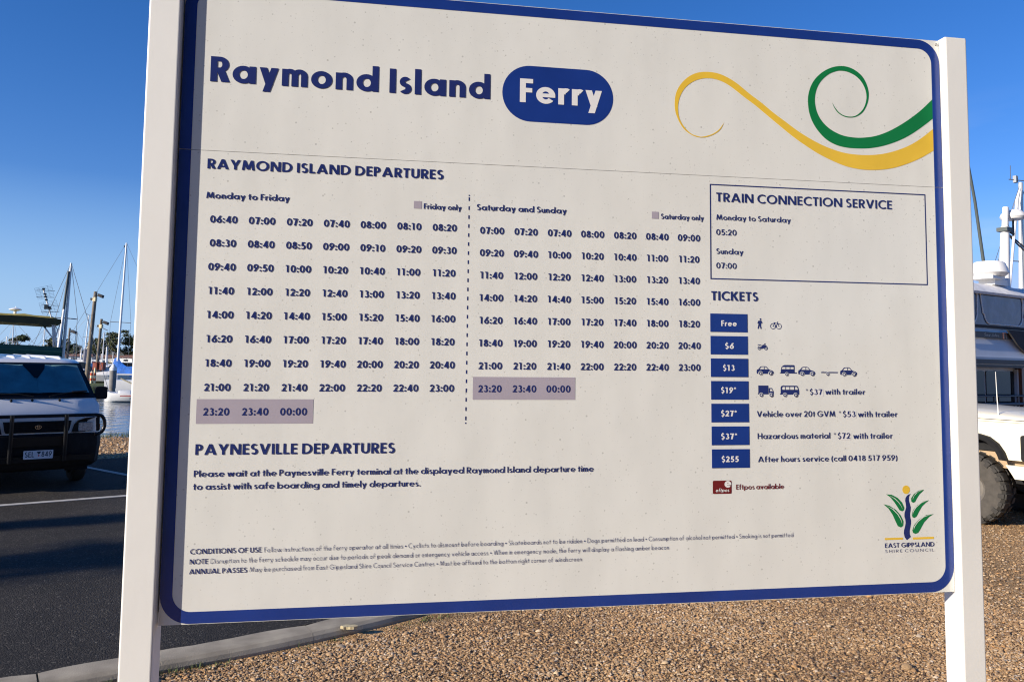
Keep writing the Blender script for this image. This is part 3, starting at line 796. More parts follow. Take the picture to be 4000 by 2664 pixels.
lettering('fare_text', NV, lower, T('Vehicle over 20t GVM', 1.7308, 1.9953, .5533, .0180, w=.158), T('*', 2.0074, 2.0150, .5526, .0182, w=.12), T('$53', 2.0214, 2.0652, .5525, .0180, w=.158), T('with trailer', 2.0735, 2.2117, .5523, .0180, w=.158))
lettering('fare_text', NV, lower, T('Hazardous material', 1.7324, 1.9765, .4857, .0178, w=.158), T('*', 1.9889, 1.9965, .4848, .0182, w=.12), T('$72', 2.0025, 2.0454, .4846, .0180, w=.158), T('with trailer', 2.0556, 2.1926, .4840, .0180, w=.158))
lettering('fare_text', NV, lower, T('After hours service (call 0418 517 959)', 1.7327, 2.2078, .4150, .0172, w=.158))
for x0, z0 in ((1.9215, .6190), (2.0340, .5497), (2.0140, .4818)):      # patches stuck over the old amounts
    mb = MB(); mb.box(x0, x0 + .0345, -.0004, -.0001, z0 - .002, z0 + .021); mb.build('price_patch', M['white_print'], lower)
mb = MB(); loop = []
for cx, cz, st in ((1.6456 - .004, .3605 - .004, 0), (1.5846 + .004, .3605 - .004, 90), (1.5846 + .004, .3206 + .004, 180), (1.6456 - .004, .3206 + .004, 270)):
    for k in range(5): t = R(st + 22.5 * k); loop.append((cx + .004 * math.cos(t), cz + .004 * math.sin(t)))
mb.add([(u, -.0006, v) for u, v in loop], [tuple(range(len(loop)))], 0)
text(mb, 'e', 1.6225, 1.6440, .3395, .0300, w=.235, y=-.0012, mi=1); text(mb, 'eftpos', 1.5935, 1.6370, .3265, .0105, w=.17, y=-.0012, mi=1, shear=.2)
o = mb.build('payment_badge', [M['maroon'], M['white_print']], lower)
lettering('payment_text', M['maroon'], lower, T('Eftpos available', 1.6602, 1.8175, .3328, .0152, w=.158))
lettering('notice_text', NV, lower, T('Please wait at the Paynesville Ferry terminal at the displayed Raymond Island departure time', .0762, 1.2084, .3932, .0176, w=.158), T('to assist with safe boarding and timely departures.', .0759, .6962, .3584, .0176, w=.158))
BU = '\u2022'
lettering('conditions_text', NV, lower,
  T('CONDITIONS OF USE', .0751, .2623, .1860, .0138, w=.158),
  T('Follow instructions of the ferry operator at all times ' + BU + ' Cyclists to dismount before boarding ' + BU + ' Skateboards not to be ridden ' + BU + ' Dogs permitted on lead ' + BU + ' Consumption of alcohol not permitted ' + BU + ' Smoking is not permitted', .2697, 1.8463, .1858, .0132, w=.092, X=.6),
  T('NOTE', .0750, .1224, .1592, .0134, w=.158),
  T('Disruption to the ferry schedule may occur due to periods of peak demand or emergency vehicle access ' + BU + ' When in emergency mode, the ferry will display a flashing amber beacon', .1296, 1.4428, .1596, .0132, w=.092, X=.6),
  T('ANNUAL PASSES', .0744, .2259, .1329, .0136, w=.158),
  T('May be purchased from East Gippsland Shire Council Service Centres ' + BU + ' Must be affixed to the bottom right corner of windscreen', .2326, 1.1737, .1338, .0130, w=.092, X=.6))

# ---- pictograms in a unit box, blue with cut-outs laid over in the panel's white
def disc(cx, cy, rx, ry=None, n=20): ry = ry or rx; return [(cx + rx * math.cos(2 * math.pi * k / n), cy + ry * math.sin(2 * math.pi * k / n)) for k in range(n)]
def bar(x0, y0, x1, y1, w):
    d = Vector((x1 - x0, y1 - y0)); q = Vector((-d.y, d.x)).normalized() * w / 2
    return [(x0 - q.x, y0 - q.y), (x1 - q.x, y1 - q.y), (x1 + q.x, y1 + q.y), (x0 + q.x, y0 + q.y)]
def annulus(cx, cy, r, w, n=20):
    return [[(cx + a * math.cos(t), cy + a * math.sin(t)) for a, t in ((r - w, 2 * math.pi * k / n), (r, 2 * math.pi * k / n), (r, 2 * math.pi * (k + 1) / n), (r - w, 2 * math.pi * (k + 1) / n))] for k in range(n)]
def wheels(cs, r): 
    L_ = [(disc(x, y, r * 1.28), 1) for x, y in cs]
    for x, y in cs: L_ += [(disc(x, y, r), 0), (disc(x, y, r * .48), 1)]
    return L_
def pictogram(name, x0, z0, x1, z1, asp, layers, lab):
    """layers: list of (polygon, colour) in units of the picture's height; later ones lie over earlier ones"""
    mb = MB(); s = (z1 - z0); sx = (x1 - x0) / asp
    grp = []
    for p, c in layers:
        if grp and grp[-1][1] == c: grp[-1][0].append(p)
        else: grp.append([[p], c])
    for k, (ps, c) in enumerate(grp):
        mb.flat([[(x0 + q[0] * sx, z0 + q[1] * s) for q in t] for t in union(ps)], -.0006 - .0004 * k, c)
    o = mb.build('pictogram', [NV, M['panel']], lower); o['label'] = lab
B0 = lambda *ps: [(p, 0) for p in ps]
pictogram('p', 1.7363, .8255, 1.7538, .8594, .5, B0(disc(.30, .91, .088), [(.10, .76), (.36, .80), (.40, .72), (.36, .45), (.13, .45)], bar(.13, .74, .04, .52, .08), bar(.38, .74, .46, .52, .075), bar(.17, .47, .07, .02, .12), bar(.30, .47, .28, .25, .12), bar(.29, .28, .36, .02, .12), bar(.05, .55, .10, .50, .07)), 'walking person pictogram')
bk = [q for c in ((.40, .40), (1.22, .40)) for q in annulus(c[0], c[1], .40, .075)]
bk += [bar(.40, .40, .62, .82, .06), bar(.62, .82, 1.05, .82, .06), bar(.62, .82, .80, .38, .07), bar(.80, .38, 1.06, .84, .07), bar(.40, .40, .80, .36, .05), bar(1.22, .40, 1.03, .95, .065), bar(.95, .96, 1.12, .97, .07), bar(.48, .86, .72, .88, .09), disc(.80, .37, .13), disc(.40, .4, .07), disc(1.22, .4, .07)]
pictogram('p', 1.7794, .8257, 1.8184, .849, 1.64, [(q, 0) for q in bk], 'bicycle pictogram')
mo = [q for c in ((.30, .30), (1.28, .30)) for q in annulus(c[0], c[1], .28, .09)] + [disc(.30, .30, .09), disc(1.28, .30, .09), [(.45, .28), (.42, .42), (.62, .55), (.80, .80), (1.02, .80), (1.16, .58), (1.0, .30), (.70, .20)], bar(1.28, .30, 1.08, .95, .10), [(.05, .74), (.40, .72), (.70, .58), (.65, .72), (.42, .82), (.12, .86)], bar(1.02, .88, 1.22, .98, .10), [(1.05, .62), (1.3, .70), (1.42, .60), (1.2, .5)], bar(.30, .30, .7, .36, .12)]
pictogram('p', 1.7358, .7595, 1.7714, .781, 1.6, [(q, 0) for q in mo], 'motorcycle pictogram')
def car_layers(dx=0):
    S = lambda p: [(x + dx, y) for x, y in p]
    body = [(.02, .18), (.0, .42), (.06, .62), (.20, .66), (.45, .96), (.62, 1.0), (1.0, 1.0), (1.15, .95), (1.42, .64), (1.80, .52), (1.95, .40), (1.98, .20), (1.9, .14), (.1, .14)]
    return [(S(body), 0), (S([(.36, .66), (.55, .90), (.84, .92), (.84, .66)]), 1), (S([(.93, .66), (.93, .92), (1.10, .88), (1.30, .66)]), 1)] + wheels([(.45 + dx, .20), (1.58 + dx, .20)], .20)
for x0, z0, x1, z1, lab in ((1.7318, .6825, 1.7893, .7096, 'car pictogram on its own'), (1.8715, .6814, 1.9303, .7090, 'car pictogram in front of the caravan'), (2.0152, .6808, 2.0745, .7085, 'car pictogram in front of the flat trailer')):
    pictogram('p', x0, z0, x1, z1, 1.98, car_layers(), lab)
pictogram('p', 1.8112, .6804, 1.8674, .7143, 1.66, [([(.05, .28), (.05, .50), (.12, .80), (.28, .95), (.45, 1.0), (1.38, 1.0), (1.43, .95), (1.43, .28)], 0), ([(0, .22), (1.66, .22), (1.66, .31), (0, .31)], 0), ([(.14, .62), (.24, .80), (.52, .80), (.52, .62)], 1), ([(.60, .62), (.60, .80), (.94, .80), (.94, .62)], 1), ([(1.02, .62), (1.02, .80), (1.33, .80), (1.33, .62)], 1)] + wheels([(.63, .15)], .15), 'caravan pictogram')
pictogram('p', 1.9503, .6824, 2.0072, .6939, 4.9, [([(0, .68), (4.9, .68), (4.9, .98), (0, .98)], 0)] + wheels([(1.9, .42)], .42), 'flat trailer pictogram')
pictogram('p', 1.7355, .6152, 1.7888, .65, 1.5, [([(0, .22), (.0, .32), (.04, .32), (.04, 1.0), (.98, 1.0), (.98, .22)], 0), ([(1.02, .22), (1.02, .78), (1.32, .78), (1.48, .46), (1.48, .22)], 0), ([(1.14, .50), (1.14, .68), (1.30, .68), (1.40, .50)], 1)] + wheels([(.30, .16), (1.22, .16)], .16), 'truck pictogram')
pictogram('p', 1.8093, .6151, 1.8741, .6498, 1.80, [([(.0, .20), (.02, .30), (.06, .32), (.06, .84), (.14, .97), (.24, 1.0), (1.58, 1.0), (1.68, .95), (1.80, .55), (1.80, .20)], 0), ([(.22, .66), (.22, .80), (.28, .88), (.46, .88), (.46, .64), (.26, .64)], 1), ([(.54, .64), (.54, .88), (.88, .88), (.88, .64)], 1), ([(.96, .64), (.96, .88), (1.32, .88), (1.32, .64)], 1), ([(1.42, .64), (1.42, .88), (1.60, .88), (1.68, .64)], 1)] + wheels([(.45, .16), (1.45, .16)], .16), 'minibus pictogram')
# ---- council emblem
RIV = [(2.2526,.3091),(2.2482,.3051),(2.2457,.298),(2.2454,.2877),(2.2485,.2774),(2.2511,.2672),(2.2503,.257),(2.248,.2468),(2.2488,.2353),(2.2508,.2263),(2.2505,.2162),(2.2479,.2048),(2.245,.1934),(2.2453,.1832),(2.2488,.1755),(2.2347,.1652),(2.2273,.1748),(2.2247,.1863),(2.2256,.1964),(2.2299,.209),(2.2319,.2191),(2.2311,.2293),(2.2282,.2396),(2.2288,.2498),(2.2325,.2599),(2.235,.2675),(2.2342,.2777),(2.2322,.288),(2.2336,.2969),(2.2387,.3037),(2.2445,.3077)]
LEAF = [([(2.1658,.3096),(2.1858,.3077),(2.2055,.2979),(2.2209,.2831),(2.2287,.2663),(2.2268,.2587),(2.2201,.2556),(2.2116,.2591),(2.2047,.2694),(2.1937,.2849),(2.1799,.3004)], [(2.1757,.3064),(2.1969,.2963),(2.2108,.2833),(2.2191,.2704),(2.2226,.2621),(2.2168,.2725),(2.208,.2838),(2.194,.2958)]),
 ([(2.1559,.2788),(2.1763,.2738),(2.1988,.2606),(2.2154,.2424),(2.2244,.2244),(2.2231,.2105),(2.2144,.2053),(2.2045,.2096),(2.1977,.2225),(2.1869,.2456),(2.1732,.2649)], [(2.1663,.2745),(2.1903,.2628),(2.207,.2464),(2.2165,.2297),(2.2198,.2143),(2.2145,.2297),(2.2041,.246),(2.1874,.2619)]),
 ([(2.2998,.3219),(2.2809,.3191),(2.2633,.3084),(2.2534,.2953),(2.2539,.285),(2.2596,.2813),(2.2669,.2835),(2.2729,.2936),(2.2835,.3075),(2.2953,.3171)], [(2.2955,.3209),(2.2779,.3148),(2.2646,.3032),(2.2581,.2906),(2.2607,.299),(2.2691,.3103),(2.2809,.3171)]),
 ([(2.3171,.2884),(2.2943,.2842),(2.2738,.2731),(2.2589,.2581),(2.2542,.2441),(2.2568,.2359),(2.264,.234),(2.2713,.2386),(2.2789,.2512),(2.291,.2689),(2.3058,.2814)], [(2.3089,.287),(2.2884,.2797),(2.2707,.2663),(2.2608,.2542),(2.2564,.242),(2.2588,.2555),(2.2693,.2688),(2.287,.2813)]),
 ([(2.3314,.2445),(2.3046,.2417),(2.2782,.2283),(2.2619,.2121),(2.2548,.1957),(2.2569,.1875),(2.2654,.184),(2.2756,.1875),(2.2846,.2),(2.2967,.2189),(2.3161,.2364)], [(2.3221,.2434),(2.2972,.236),(2.2781,.2232),(2.2647,.2082),(2.2591,.1956),(2.2618,.2082),(2.2767,.2257),(2.2958,.2381)])]
mb = MB(); mb.flat(union([RIV]), -.0006, 0)
for a, b in LEAF: mb.flat(union([a]), -.0006, 1); mb.flat(union([b]), -.0010, 3)
mb.flat(union([disc(2.2365, .3227, .0133, .0133, 28)]), -.0006, 2)
for q in ((2.1577, 2.2213, .1677, .1740), (2.2558, 2.3299, .1668, .1736)): mb.add([(q[0], -.0006, q[2]), (q[1], -.0006, q[2]), (q[1], -.0006, q[3]), (q[0], -.0006, q[3])], [(0, 1, 2, 3)], 2)
text(mb, 'EAST GIPPSLAND', 2.1575, 2.3305, .1438, .0140, w=.158)
text(mb, 'SHIRE COUNCIL', 2.1577, 2.3277, .1288, .0088, w=.10, sb=.42)
o = mb.build('council_emblem', [NV, M['green'], M['yellow'], M['panel']], lower); o['label'] = 'leafy council emblem in the lower right corner'
# ---------------------------------------------------------------- trees
def leaf_mat(name, col):
    m = mat(name, col, 0.75, spec=0.25)
    n = m.node_tree; b = n.nodes["Principled BSDF"]
    a = n.nodes.new("ShaderNodeAttribute"); a.attribute_name = 'tone'
    r = n.nodes.new("ShaderNodeValToRGB")
    r.color_ramp.elements[0].color = (*[c * .55 for c in col], 1)
    r.color_ramp.elements[1].color = (*[c * 1.6 for c in col], 1)
    n.links.new(a.outputs["Fac"], r.inputs[0]); n.links.new(r.outputs[0], b.inputs["Base Color"])
    return m
M['gum_leaf'] = leaf_mat('gum_leaf', (0.075, 0.082, 0.036))
M['pine_leaf'] = leaf_mat('pine_leaf', (0.045, 0.058, 0.024))
M['dark_leaf'] = leaf_mat('dark_leaf', (0.035, 0.050, 0.018))
M['bark'] = mat('bark', (0.16, 0.125, 0.09), 0.9, noise=.3, nscale=4)
def crown_mesh(name, blobs, nleaf, size, m, parent, seed):
    """blobs: (x, y, z, rx, ry, rz); leaf clumps thrown through each blob, denser towards its skin"""
    g = np.random.default_rng(seed)
    vol = np.array([b[3] * b[4] * b[5] for b in blobs]) ** .7; vol /= vol.sum()
    V = []; tone = []
    for b, f in zip(blobs, vol):
        k = max(6, int(nleaf * f))
        d = g.normal(size=(k, 3)); d /= np.linalg.norm(d, axis=1)[:, None]
        rad = g.random(k) ** .45 * (1 + .16 * np.sin(d[:, 0] * 5 + seed) + .12 * np.sin(d[:, 2] * 7 + d[:, 1] * 5))
        c = np.array(b[:3]) + d * rad[:, None] * np.array(b[3:])
        nrm = d + g.normal(scale=.6, size=(k, 3)) + np.array([0, 0, .3]); nrm /= np.linalg.norm(nrm, axis=1)[:, None]
        a = np.cross(nrm, g.normal(size=(k, 3))); a /= np.linalg.norm(a, axis=1)[:, None]
        e = np.cross(nrm, a); s = size * g.uniform(.5, 1.4, k)[:, None]
        V.append(np.stack([c - a * s, c + e * s * .55, c + a * s, c - e * s * .55], 1)); tone.append(g.random(k))
    V = np.concatenate(V); tone = np.concatenate(tone); n = len(V)
    me = bpy.data.meshes.new(name)
    me.vertices.add(n * 4); me.vertices.foreach_set('co', V.reshape(-1))
    me.loops.add(n * 4); me.loops.foreach_set('vertex_index', np.arange(n * 4))
    me.polygons.add(n); me.polygons.foreach_set('loop_start', np.arange(n) * 4)
    at = me.attributes.new('tone', 'FLOAT', 'POINT'); at.data.foreach_set('value', np.repeat(tone, 4).astype(np.float32))
    me.materials.append(m); me.update()
    o = bpy.data.objects.new(name, me); COL.objects.link(o); o.parent = parent
    return o
def tree(name, label, loc, h, blobs, m, nleaf, size, seed, group=None, trunk=.035, lean=0.0):
    t = thing(name, label, 'tree', loc, 0, group)
    mb = MB(); zt = max(b[2] for b in blobs)
    mb.tube([(0, 0, -.4), (lean * .3, 0, zt * .35), (lean, 0, zt * .7), (lean * 1.1, 0, zt)], [h * trunk, h * trunk * .8, h * trunk * .55, h * trunk * .2], 7)
    for b in blobs:
        mb.tube([(lean * .7, 0, max(.15 * zt, b[2] * .55)), ((b[0] + lean) / 2, b[1] / 2, b[2] * .82), (b[0], b[1], b[2] + b[5] * .4)], [h * trunk * .45, h * trunk * .3, h * trunk * .1], 5)
    mb.build('trunk', M['bark'], t, smooth=60)
    crown_mesh('crown', blobs, nleaf, size, m, t, seed)
    return t
def round_blobs(r, w, h, n, base=.35):
    L_ = []
    for _ in range(n):
        a = r.uniform(0, 6.28); d = r.random() ** .6 * w * .75; z = h * r.uniform(base, .86)
        q = 1 - abs(z / h - .55) * .7
        s = w * r.uniform(.28, .45)
        L_.append((math.cos(a) * d * q, math.sin(a) * d * q, z, s, s, s * .72))
    L_.append((0, 0, h * .86, w * .3, w * .3, h * .14))
    return L_
# unseen trees added behind the photographer: they shade the low sky from the face of the sign
r0 = random.Random(21)
for i, (x, y, h, w) in enumerate(((-1.5, -9.5, 10.5, 4.2), (6.2, -8.5, 11.5, 4.6), (13.0, -4.5, 10.5, 4.4), (2.0, -15.5, 13.0, 5.0), (17.5, 1.5, 9.5, 3.6))):
    tree('shade_tree', ['dark tree straight behind the place the photo is taken from', 'tallest dark tree on the lawn behind the camera', 'dark tree behind the camera to the right', 'dark tree at the back of the group behind the camera', 'smallest dark tree far right of the camera'][i], (x, y, -.06), h, round_blobs(r0, w, h, 16, .12), M['dark_leaf'], 5200, .34, 40 + i, 'trees behind the camera')
mb = MB(); mb.prism([(-40, -60), (60, -60), (45, -6), (22, -2.5), (8, -2.2), (-3, -2.6), (-14, -9)], -.3, -.045, 'z')  # unseen dark grass, added to cut light bounced onto the sign
tag(mb.build('lawn', M['grass']), kind='structure')
# ---------------------------------------------------------------- vehicles
M['van_white'] = mat('van_white', (0.72, 0.72, 0.71), 0.28, coat=.5, noise=.03, nscale=4)
M['ute_cream'] = mat('ute_cream', (0.80, 0.74, 0.58), 0.3, coat=.5, noise=.03, nscale=4)
M['black_plastic'] = mat('black_plastic', (0.010, 0.010, 0.011), 0.7, spec=.25, noise=.3, nscale=20)
M['black_gloss'] = mat('black_gloss', (0.006, 0.006, 0.007), 0.3, spec=.35)
M['rubber'] = mat('rubber', (0.032, 0.029, 0.025), 0.8, noise=.25, nscale=30, bump=.002, bscale=60)
M['sidewall'] = mat('sidewall', (0.060, 0.053, 0.044), 0.8, noise=.2, nscale=20)
M['chrome'] = mat('chrome', (0.55, 0.55, 0.56), 0.2, metal=1)
M['lens'] = mat('lens', (0.30, 0.34, 0.36), 0.12, coat=.6, noise=.5, nscale=60)
M['amber'] = mat('amber_lens', (0.45, 0.12, 0.02), 0.2)
M['plate_white'] = mat('plate_white', (0.62, 0.64, 0.68), 0.4)
M['plate_ink'] = mat('plate_ink', (0.015, 0.04, 0.06), 0.4)
M['red_paint'] = mat('red_paint', (0.42, 0.03, 0.025), 0.4)
M['foil'] = mat('shade_foil', (0.30, 0.50, 0.50), 0.55, metal=.1, noise=.18, nscale=6)  # silver foil; teal of reflected sky and tinted glass put into its colour
M['steel'] = mat('steel', (0.42, 0.42, 0.42), 0.35, metal=.8)
M['dusty_steel'] = mat('dusty_steel', (0.15, 0.135, 0.115), 0.7, noise=.2, nscale=8)
def glass_mat(name, tint, alpha):
    m = bpy.data.materials.new(name); m.use_nodes = True; n = m.node_tree; n.nodes.clear()
    o = n.nodes.new("ShaderNodeOutputMaterial"); tr = n.nodes.new("ShaderNodeBsdfTransparent"); tr.inputs[0].default_value = (*tint, 1)
    gl = n.nodes.new("ShaderNodeBsdfGlossy"); gl.inputs["Roughness"].default_value = .03
    fr = n.nodes.new("ShaderNodeFresnel"); fr.inputs[0].default_value = 1.45
    mxx = n.nodes.new("ShaderNodeMixShader")
    n.links.new(fr.outputs[0], mxx.inputs[0]); n.links.new(tr.outputs[0], mxx.inputs[1]); n.links.new(gl.outputs[0], mxx.inputs[2]); n.links.new(mxx.outputs[0], o.inputs[0])
    return m
M['glass'] = glass_mat('tinted_glass', (0.88, 0.95, 0.95), .5)
M['dark_glass'] = mat('dark_glass', (0.010, 0.011, 0.013), 0.06, spec=.3)

def wheel(parent, x, y, r, w, side, lugs=0, q=.62):
    """wheel on the x axis: side = +1 when the outer face looks to +x"""
    mb = MB(); h = w / 2
    prof = [(r * q, h * .96), (r * (q + .08), h), (r * .88, h * .98), (r * .97, h * .78), (r, h * .5), (r, -h * .5), (r * .97, -h * .78), (r * .88, -h * .98), (r * q, -h * .96)]
    if side < 0: prof = [(a, -b) for a, b in prof]
    mb.lathe(prof[:3], (x, y, r), 32, 1, axis='x'); mb.lathe(prof[2:], (x, y, r), 32, axis='x')
    mb.f = [f for f in mb.f if len(f) < 32]; mb.mi = [1 if k < 64 else 0 for k in range(len(mb.f))]
    if lugs:
        for k in range(lugs):
            a = 2 * math.pi * k / lugs
            for s, off in ((1, 0), (-1, .5)):
                b = a + off * 2 * math.pi / lugs; hw = 2 * math.pi / lugs * .31
                P = []
                for t, rr2, xx in ((b - hw, .985, .30), (b + hw, .985, .30), (b + hw * .9, .965, 1.0), (b - hw * .9, .965, 1.0), (b - hw, 1.035, .28), (b + hw, 1.035, .28), (b + hw * .9, 1.01, .97), (b - hw * .9, 1.01, .97)):
                    P.append((x + s * xx * h, y + r * rr2 * math.cos(t), r + r * rr2 * math.sin(t)))
                mb.add(P, [(0, 1, 2, 3), (4, 5, 6, 7), (0, 1, 5, 4), (1, 2, 6, 5), (2, 3, 7, 6), (3, 0, 4, 7)])
                P = []                                             # shoulder lug on the side wall
                if s == side:
                    for t, rr2, xx in ((b - hw * .8, .80 if k % 2 else .86, 1.0), (b + hw * .8, .80 if k % 2 else .86, 1.0), (b + hw * .8, .955, .98), (b - hw * .8, .955, .98)):
                        P.append((x + s * xx * h, y + r * rr2 * math.cos(t), r + r * rr2 * math.sin(t)))
                        P.append((x + s * (xx * h + .012), y + r * rr2 * math.cos(t), r + r * rr2 * math.sin(t)))
                    mb.add(P, [(1, 3, 5, 7), (0, 2, 3, 1), (2, 4, 5, 3), (4, 6, 7, 5), (6, 0, 1, 7)])
    wl = mb.build('wheel', [M['rubber'], M['sidewall']], parent, smooth=35)
    mb = MB(); mb.lathe([(r * .10, h * .35 * side), (r * .18, h * .55 * side), (r * (q - .12), h * .4 * side), (r * q, h * .92 * side), (r * (q - .02), h * .2 * side), (0, h * .2 * side)], (x, y, r), 24, axis='x')
    mb.build('rim', M['dusty_steel'], wl, smooth=35)
    return wl

VA = R(40)
van = thing('parked_van', 'white van with a black bull bar parked nose towards the sign, registration SEL 849', 'van', (-6.175, 10.52, -.012), VA)
def van_section(y, wb, wt, z0, z1, belt=1.12):
    zb = min(belt, z1 - .05)
    H = [(wb * .93, z0), (wb, z0 + .09), (wb, z0 + (zb - z0) * .6), (wb * .985, zb)]
    if z1 - zb > .12: H += [((wb * .985 * .45 + wt * .55), zb + (z1 - zb) * .55)]
    else: H += [(wb * .97, zb + (z1 - zb) * .3)]
    H += [(wt + .03, z1 - .055), (wt - .02, z1 - .012), (wt * .6, z1 + .004), (0, z1 + .010)]
    return [(x, y, z) for x, z in H] + [(-x, y, z) for x, z in H[-2::-1]]
secs = [(.005, .60, .58, .42, .965), (.02, .69, .67, .38, 1.0), (.06, .735, .71, .36, 1.055), (.14, .755, .72, .34, 1.165), (.19, .76, .70, .33, 1.205), (.42, .762, .655, .33, 1.405), (.70, .762, .595, .33, 1.645), (.80, .762, .60, .33, 1.69), (.95, .762, .615, .33, 1.715), (1.3, .762, .63, .33, 1.735), (2.6, .762, .635, .33, 1.742), (3.9, .762, .63, .33, 1.735), (4.08, .755, .61, .36, 1.70), (4.15, .73, .58, .42, 1.62)]
mb = MB(); mb.loft([van_section(*s) for s in secs]); body = mb.build('body', M['van_white'], van, smooth=38)
# roof ribs that catch the sun along the gutter line
mb = MB()
for x in (-.55, -.36, -.17, .02, .21, .40):
    mb.tube([(x, 1.0, 1.715), (x, 1.15, 1.737), (x, 3.8, 1.752), (x, 3.95, 1.735)], [.012, .028, .028, .012], 8)
mb.build('roof_rib', M['van_white'], body, smooth=60)
# windscreen: lies on the sloping front between y=.17,z=1.19 and y=.72,z=1.66
def ws(x, t, off):                       # t: 0 bottom .. 1 top, off: distance out of the body
    y = .185 + (.715 - .185) * t; z = 1.20 + (1.655 - 1.20) * t
    bow = .055 * (1 - (x / .72) ** 2)
    return (x, y - off * .652 - bow * .8 + .03, z + off * .758 + .01)
def ws_sheet(mb, xs_b, xs_t, t0, t1, off, nx=14, nt_=6, wave=0.0, mi=0):
    rows = []
    for j in range(nt_ + 1):
        t = t0 + (t1 - t0) * j / nt_; s = j / nt_
        rows.append([ws((xs_b[0] + (xs_b[1] - xs_b[0]) * i / nx) * (1 - s) + (xs_t[0] + (xs_t[1] - xs_t[0]) * i / nx) * s, t, off + wave * (i % 2)) for i in range(nx + 1)])
    mb.loft(rows, mi, cap=False, closed=False)
mb = MB(); ws_sheet(mb, (-.715, .715), (-.60, .60), -.02, 1.01, .004); mb.build('windscreen_surround', M['black_gloss'], van, smooth=40)
mb = MB(); ws_sheet(mb, (-.655, .655), (-.565, .565), .085, .945, .030)
wsg = mb.build('windscreen', M['glass'], van, smooth=40)
shade = thing('windscreen_sunshade', 'pleated teal foil sunshade spread behind the windscreen of the white van', 'sunshade', van.location, VA)
mb = MB()
for xb, xt in (((-.64, -.30), (-.55, -.17)), ((-.30, .02), (-.17, .018)), ((.02, .31), (.022, .22)), ((.31, .64), (.22, .55))):
    ws_sheet(mb, xb, xt, .12, .93, .012, nx=2, nt_=4, wave=.010)
mb.build('foil_panel', M['foil'], shade, smooth=20)
mb = MB()                                                       # the mirror's dark shape in the gap of the sunshade
for P in ([(-.13, .93), (.14, .93), (.13, .80), (.06, .60), (.03, .52), (-.01, .54), (-.06, .70), (-.11, .84)],):
    mb.add([ws(x, t, .026) for x, t in P], [tuple(range(len(P)))])
mb.build('rear_view_mirror', M['black_gloss'], van)
for pts in ([(-.05, -.03), (-.20, .03), (-.60, .055)], [(.60, .10), (.42, .085), (.22, .015), (.13, -.03)], ):
    mb = MB(); mb.tube([ws(x, t, .045) for x, t in pts], .008, 6); mb.tube([ws(x, t + .012, .042) for x, t in pts[:2] if abs(x) > .1] or [ws(-.2, .04, .042), ws(-.5, .06, .042)], .012, 6); mb.build('wiper', M['black_plastic'], van)
for x in (-.30, -.06, .26):
    mb = MB(); mb.lathe([(0, .035), (.012, .03), (.018, .01), (.02, -.02)], (x, .15, 1.165), 10); mb.build('washer_jet', M['black_plastic'], van, smooth=50)
# grille, headlights, indicators, emblem
mb = MB(); mb.prism([(-.392, .915), (.392, .915), (.372, .80), (.355, .768), (-.355, .768), (-.372, .80)], -.008, .02, 'y')
for k in range(5): z = .785 + k * .027; mb.box(-.35 - .007 * k, .35 + .007 * k, -.022, -.006, z, z + .010)
mb.build('grille', M['black_plastic'], van)
mb = MB()
for cx, cz, rx, rz, t in ((0, .842, .038, .026, .0058), (0, .842, .014, .0235, .0048), (0, .855, .027, .010, .0045)):
    n_ = 22; rings = []
    for (ax, az, yy) in ((rx, rz, -.026), (rx, rz, -.038), (rx - t, rz - t, -.038), (rx - t, rz - t, -.026)):
        rings.append([(cx + ax * math.cos(2 * math.pi * k / n_), yy, cz + az * math.sin(2 * math.pi * k / n_)) for k in range(n_)])
    mb.loft(rings, cap=False)
mb.build('emblem', M['chrome'], van)
for s in (1, -1):
    mb = MB(); loop = [(.40, .76), (.425, .86), (.47, .915), (.56, .945), (.66, .955), (.745, .955), (.752, .76)]
    rings = []
    for off in (0, 1):
        rings.append([(s * x, max(0, x - .60) ** 1.3 * .9 - .032 + .05 * off, z) for x, z in loop])
    mb.loft(rings); hb = mb.build('headlight_surround', M['black_plastic'], van)
    mb = MB(); rings = []
    for off, k in ((-.02, .90), (-.012, 1.0), (.03, 1.0)):
        rings.append([(s * (.567 + .093 * k * a), max(0, .567 + .093 * a - .60) ** 1.3 * .9 + off - .010, .829 + .060 * k * b) for a, b in ((-1, -.8), (-.9, -1), (.9, -1), (1, -.8), (1, .8), (.9, 1), (-.9, 1), (-1, .8))])
    mb.loft(rings); mb.build('headlight', M['lens'], van, smooth=30)
    mb = MB(); mb.rbox(s * .695 - .035, s * .695 + .035, .045, .16, .775, .855, .012); mb.rbox(s * .755 - .02, s * .755 + .006, .06, .22, .775, .855, .008); mb.build('indicator', M['amber'], van, smooth=40)
    mb = MB(); mb.rbox(s * .705 - .030, s * .705 + .030, .05, .16, .862, .935, .012); mb.build('side_lamp', M['lens'], van, smooth=40)
